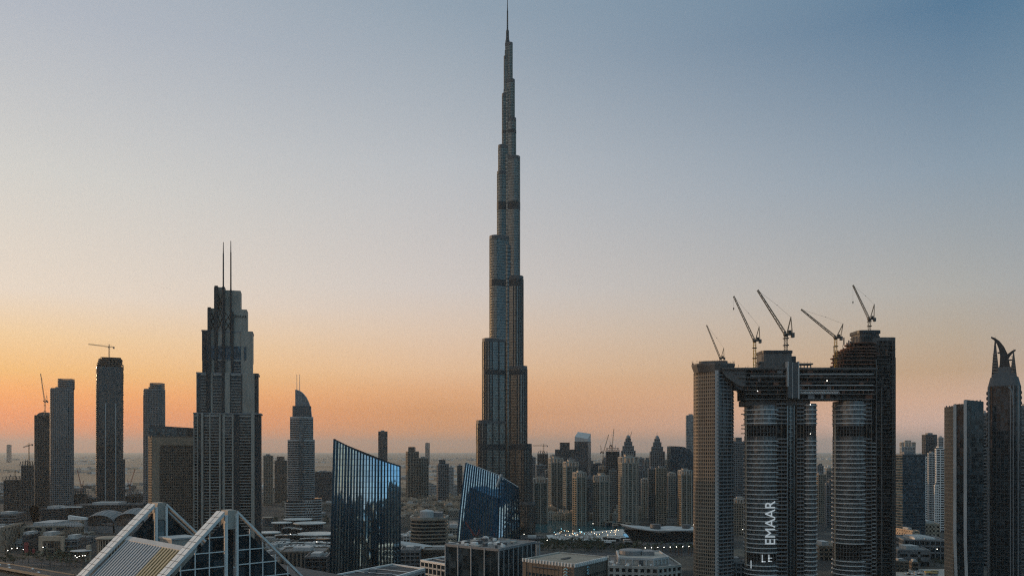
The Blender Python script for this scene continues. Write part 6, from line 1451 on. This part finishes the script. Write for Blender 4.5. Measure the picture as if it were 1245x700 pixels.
def car_proto(label, paint, group):
    t = thing('parked_car' if 'parked' in label else 'car', label, 'car', (0,0,0), group)
    prof = [(-2.2,.35),(2.2,.35),(2.25,.75),(1.3,.98),(.7,1.45),(-1.2,1.48),(-1.95,1.0),(-2.25,.9)]
    mb = MB(); mb.extrude_xz(prof, -.88, .88); b = mb.build('body', paint, t)
    mb = MB(); mb.extrude_xz([(1.15,1.0),(.66,1.4),(-1.15,1.42),(-1.7,1.02)], -.9, .9); mb.build('windows', 'carglass', b)
    for x_ in (-1.35,1.35):
        for y_ in (-.8,.8): mb = MB(); mb.bar((x_,y_-.12,.33),(x_,y_+.12,.33),.33,12); mb.build('wheel', 'tyre', t)
    for y_ in (-.6,.6): mb = MB(); mb.box(2.2,2.27,y_-.18,y_+.18,.6,.74); mb.build('headlight', 'white', t)
    return t
cw = car_proto('white parked car in the yard below the sand-coloured low building', 'carwhite', 'white parked cars'); cw.location = (X(1103,905),905,.05)
for k, (px, Y) in enumerate([(1106,893),(1109,886),(1112,898),(1115,905),(1118,889),(1101,884),(1122,908),(1126,896),(1130,902),(1112,880)]): dup(cw, (X(px,Y),Y,.05), k*.9)
cd = car_proto('dark parked car among white ones in the yard', 'cardark', 'dark parked cars'); cd.location = (X(1105,880),880,.05)
for k, (px, Y) in enumerate([(1116,882),(1124,900),(1120,880),(1134,905)]): dup(cd, (X(px,Y),Y,.05), 1.1*k)
for (px, Y, n_) in ((1128,890,0),(1137,893,1),(1129,880,2),(1136,878,3)):
    t = thing('site_container', 'yellow-topped site cabin in the yard by the white cars', 'cabin', (X(px,Y),Y,0), 'yellow site cabins'); x_ = X(px,Y); mb = MB(); mb.box(x_-3, x_+3, Y-1.3, Y+1.3, .05, 2.5); mb.build('cabin_walls', 'midgrey', t); mb = MB(); mb.prism(rect(x_,Y,6.6,3), 2.5, 2.9); mb.build('cabin_roof', 'yellow', t); mb = MB(); mb.box(x_-.5, x_+.5, Y-1.36, Y-1.3, .1, 2.1); mb.build('door', 'darkgrey', t)
cv = car_proto('white car driving on the elevated road', 'carwhite', 'cars on the elevated road')
for k, (i, o_) in enumerate(((5,-5),(9,4.5),(12,-5),(16,4.5),(8,-1.5),(20,-4))):
    p, d, nn = MK[i]; q = p+nn*o_; r = math.atan2(d.y,d.x)
    if k == 0: cv.location = (q.x,q.y,VH+.02); cv.rotation_euler = (0,0,r)
    else: dup(cv, (q.x,q.y,VH+.02), r)

# ------------------------------------------------------------------ low buildings at the right
t, pl, H = block('courtyard_building', 'orange-sand low building with deep window bays, glowing in low sun', 1084, 1115, 628, 1190, 60, 'sand', 'voidglass', 7, 2.6, 7.5, 2.6, 'roofsand', -8)
block('courtyard_building', 'lower sand-coloured wing with small arches joined to the orange block', 1113, 1142, 637, 1210, 40, 'sand', 'voidglass', 6, 3, 5, 2.6, 'roofsand', -8)
block('courtyard_building', 'long sandy sloping terrace below the orange block', 1090, 1117, 645.5, 1120, 40, 'sand', 'voidglass', 5, 3, 6, 3.4, 'roofsand', 6)
block('shed', 'wide grey shed with long flat pale roof, below the sand buildings', 1086, 1150, 657, 1010, 60, 'midgrey', 'glass', 8, 2, 6, 1, 'roofgrey')
block('shed', 'lower blank grey shed before the flat pale roof', 1084, 1130, 669, 950, 36, 'midgrey', 'voidglass', 8, 5, 10, 3, 'roofgrey')
t = thing('roof_skylight', 'bright white skylight bar on the flat pale shed roof', 'skylight', (X(1128,1020), 1025, Z(657,1010)))
mb = MB(); mb.box(X(1113,1020), X(1138,1020), 1022, 1028, Z(657,1010), Z(657,1010)+2.4); mb.build('glazed_ridge', 'white', t); mb = MB(); mb.box(X(1113,1020)-.3, X(1138,1020)+.3, 1021.6, 1028.4, Z(657,1010)-.1, Z(657,1010)+.5); mb.build('kerb_frame', 'midgrey', t)
block('brick_house', 'reddish low block above the yard of white cars', 1085, 1104, 683, 905, 14, 'brownstone', 'glass', 4, 1.6, 5, 1.6, 'roofgrey')
block('brick_house', 'reddish low block with pale parapet behind yellow cabins', 1106, 1116, 684, 915, 12, 'brownstone', 'glass', 4, 1.6, 5, 1.6, 'roofgrey')
block('low_building', 'tan low building in the slot at the foot of the curved towers', 989, 1013, 664, 1000, 40, 'tan', 'glass', 5, 1.8, 5, 1.4, 'roofgrey')
block('low_building', 'dark low podium between gridded tower and lettered tower', 880, 907, 684, 870, 22, 'midgrey', 'glass', 5, 1.6, 5, 1, 'roofgrey')
block('low_building', 'dark low terrace building beyond the grove near the supertall foot', 634, 662, 655, 1215, 40, 'darkgrey', 'glass', 4, 1.2, 5, .9, 'roofdark')
plane_poly('yard', [(X(1084,870),870),(X(1150,870),870),(X(1150,925),925),(X(1084,925),925)], .03, 'paving')
plane_poly('road', [(X(-60,955),955),(X(160,955),955),(X(160,1015),1015),(X(-60,1020),1020)], .03, 'asphalt')

# ------------------------------------------------------------------ far-off districts on the desert plain
def far_districts():
    rnd = random.Random(77); mb = MB()
    for c in range(120):
        Y = 2600+rnd.random()**1.4*14000; px = rnd.uniform(-40,1290); cx = X(px,Y); n = rnd.randint(10,26); row = rnd.random() < .5
        for k in range(n):
            x_ = cx+rnd.gauss(0,60+Y*.02); y_ = Y+rnd.gauss(0, 30+Y*.012); s = rnd.uniform(6,20)*(1+Y/14000); hh = rnd.uniform(4,11)*(1+Y/15000)
            mb.box(x_-s, x_+s, y_-s*.6, y_+s*.6, 0, hh, rnd.choice((0,0,1,2,3)))
    o = mb.build('far_district', ['discwhite','sand','beige','midgrey']); o['kind'] = 'stuff'; tag(o, 'hazy scatter of pale low houses far out on the plain', 'houses')
far_districts()
for k, (y0, y1, dx) in enumerate(((3400,3460,0),(5200,5290,.02),(7600,7720,-.03),(2850,2890,.05))):
    plane_poly('desert_road', [(-9000,y0-9000*dx),(9000,y0+9000*dx),(9000,y1+9000*dx),(-9000,y1-9000*dx)], .4, 'asphalt' if k % 2 else 'paving')

# ------------------------------------------------------------------ city behind the viewpoint (seen in the mirror glass)
rnd = random.Random(13)
for k in range(48):
    row = k % 3; xx = -1000+(k//3)*125+row*42+rnd.uniform(-14,14); yy = -330-row*150-rnd.uniform(0,60); hh = rnd.choice((105,122,135,146,154))+rnd.uniform(-8,8)+row*22
    t = thing('office_tower', 'dark office tower mirrored in the blue glass fronts', 'tower', (xx,yy,0), 'towers mirrored in the glass'); pl = rect(xx, yy, rnd.uniform(84,104), 44)
    facade(t, pl, -.2, hh, 'darkgrey', 'glass', 4, 1.4, 6, 1.0)
    if k % 3 == 0: mb = MB(); mb.box(xx-14, xx+14, yy-10, yy+10, hh, hh+rnd.uniform(6,16)); mb.build('upper_block', 'darkgrey', t)
# ------------------------------------------------------------------ a few distant birds
for k, (px, py) in enumerate(((196,349.5),(199,350.5),(203,350),(207,351.5),(559,310))):
    Y = 700; c = Vector((X(px,Y),Y,Z(py,Y))); t = thing('bird', 'tiny dark bird gliding alone beside the tallest tower' if k == 4 else 'tiny dark bird gliding in a loose string over the twin-mast tower', 'bird', c, None if k == 4 else 'birds in the sky')
    mb = MB(); mb.bar(c+Vector((0,-.28,0)), c+Vector((0,.25,0)), .05, 6, .09)
    for s in (-1,1): mb.add([tuple(c+Vector((0,-.12,.03))),tuple(c+Vector((s*.32,-.1,.18))),tuple(c+Vector((s*.75,.08,.08))),tuple(c+Vector((s*.3,.12,.16))),tuple(c+Vector((0,.12,.03)))],[(0,1,2,3,4)])
    mb.build('body', 'darkgrey', t)
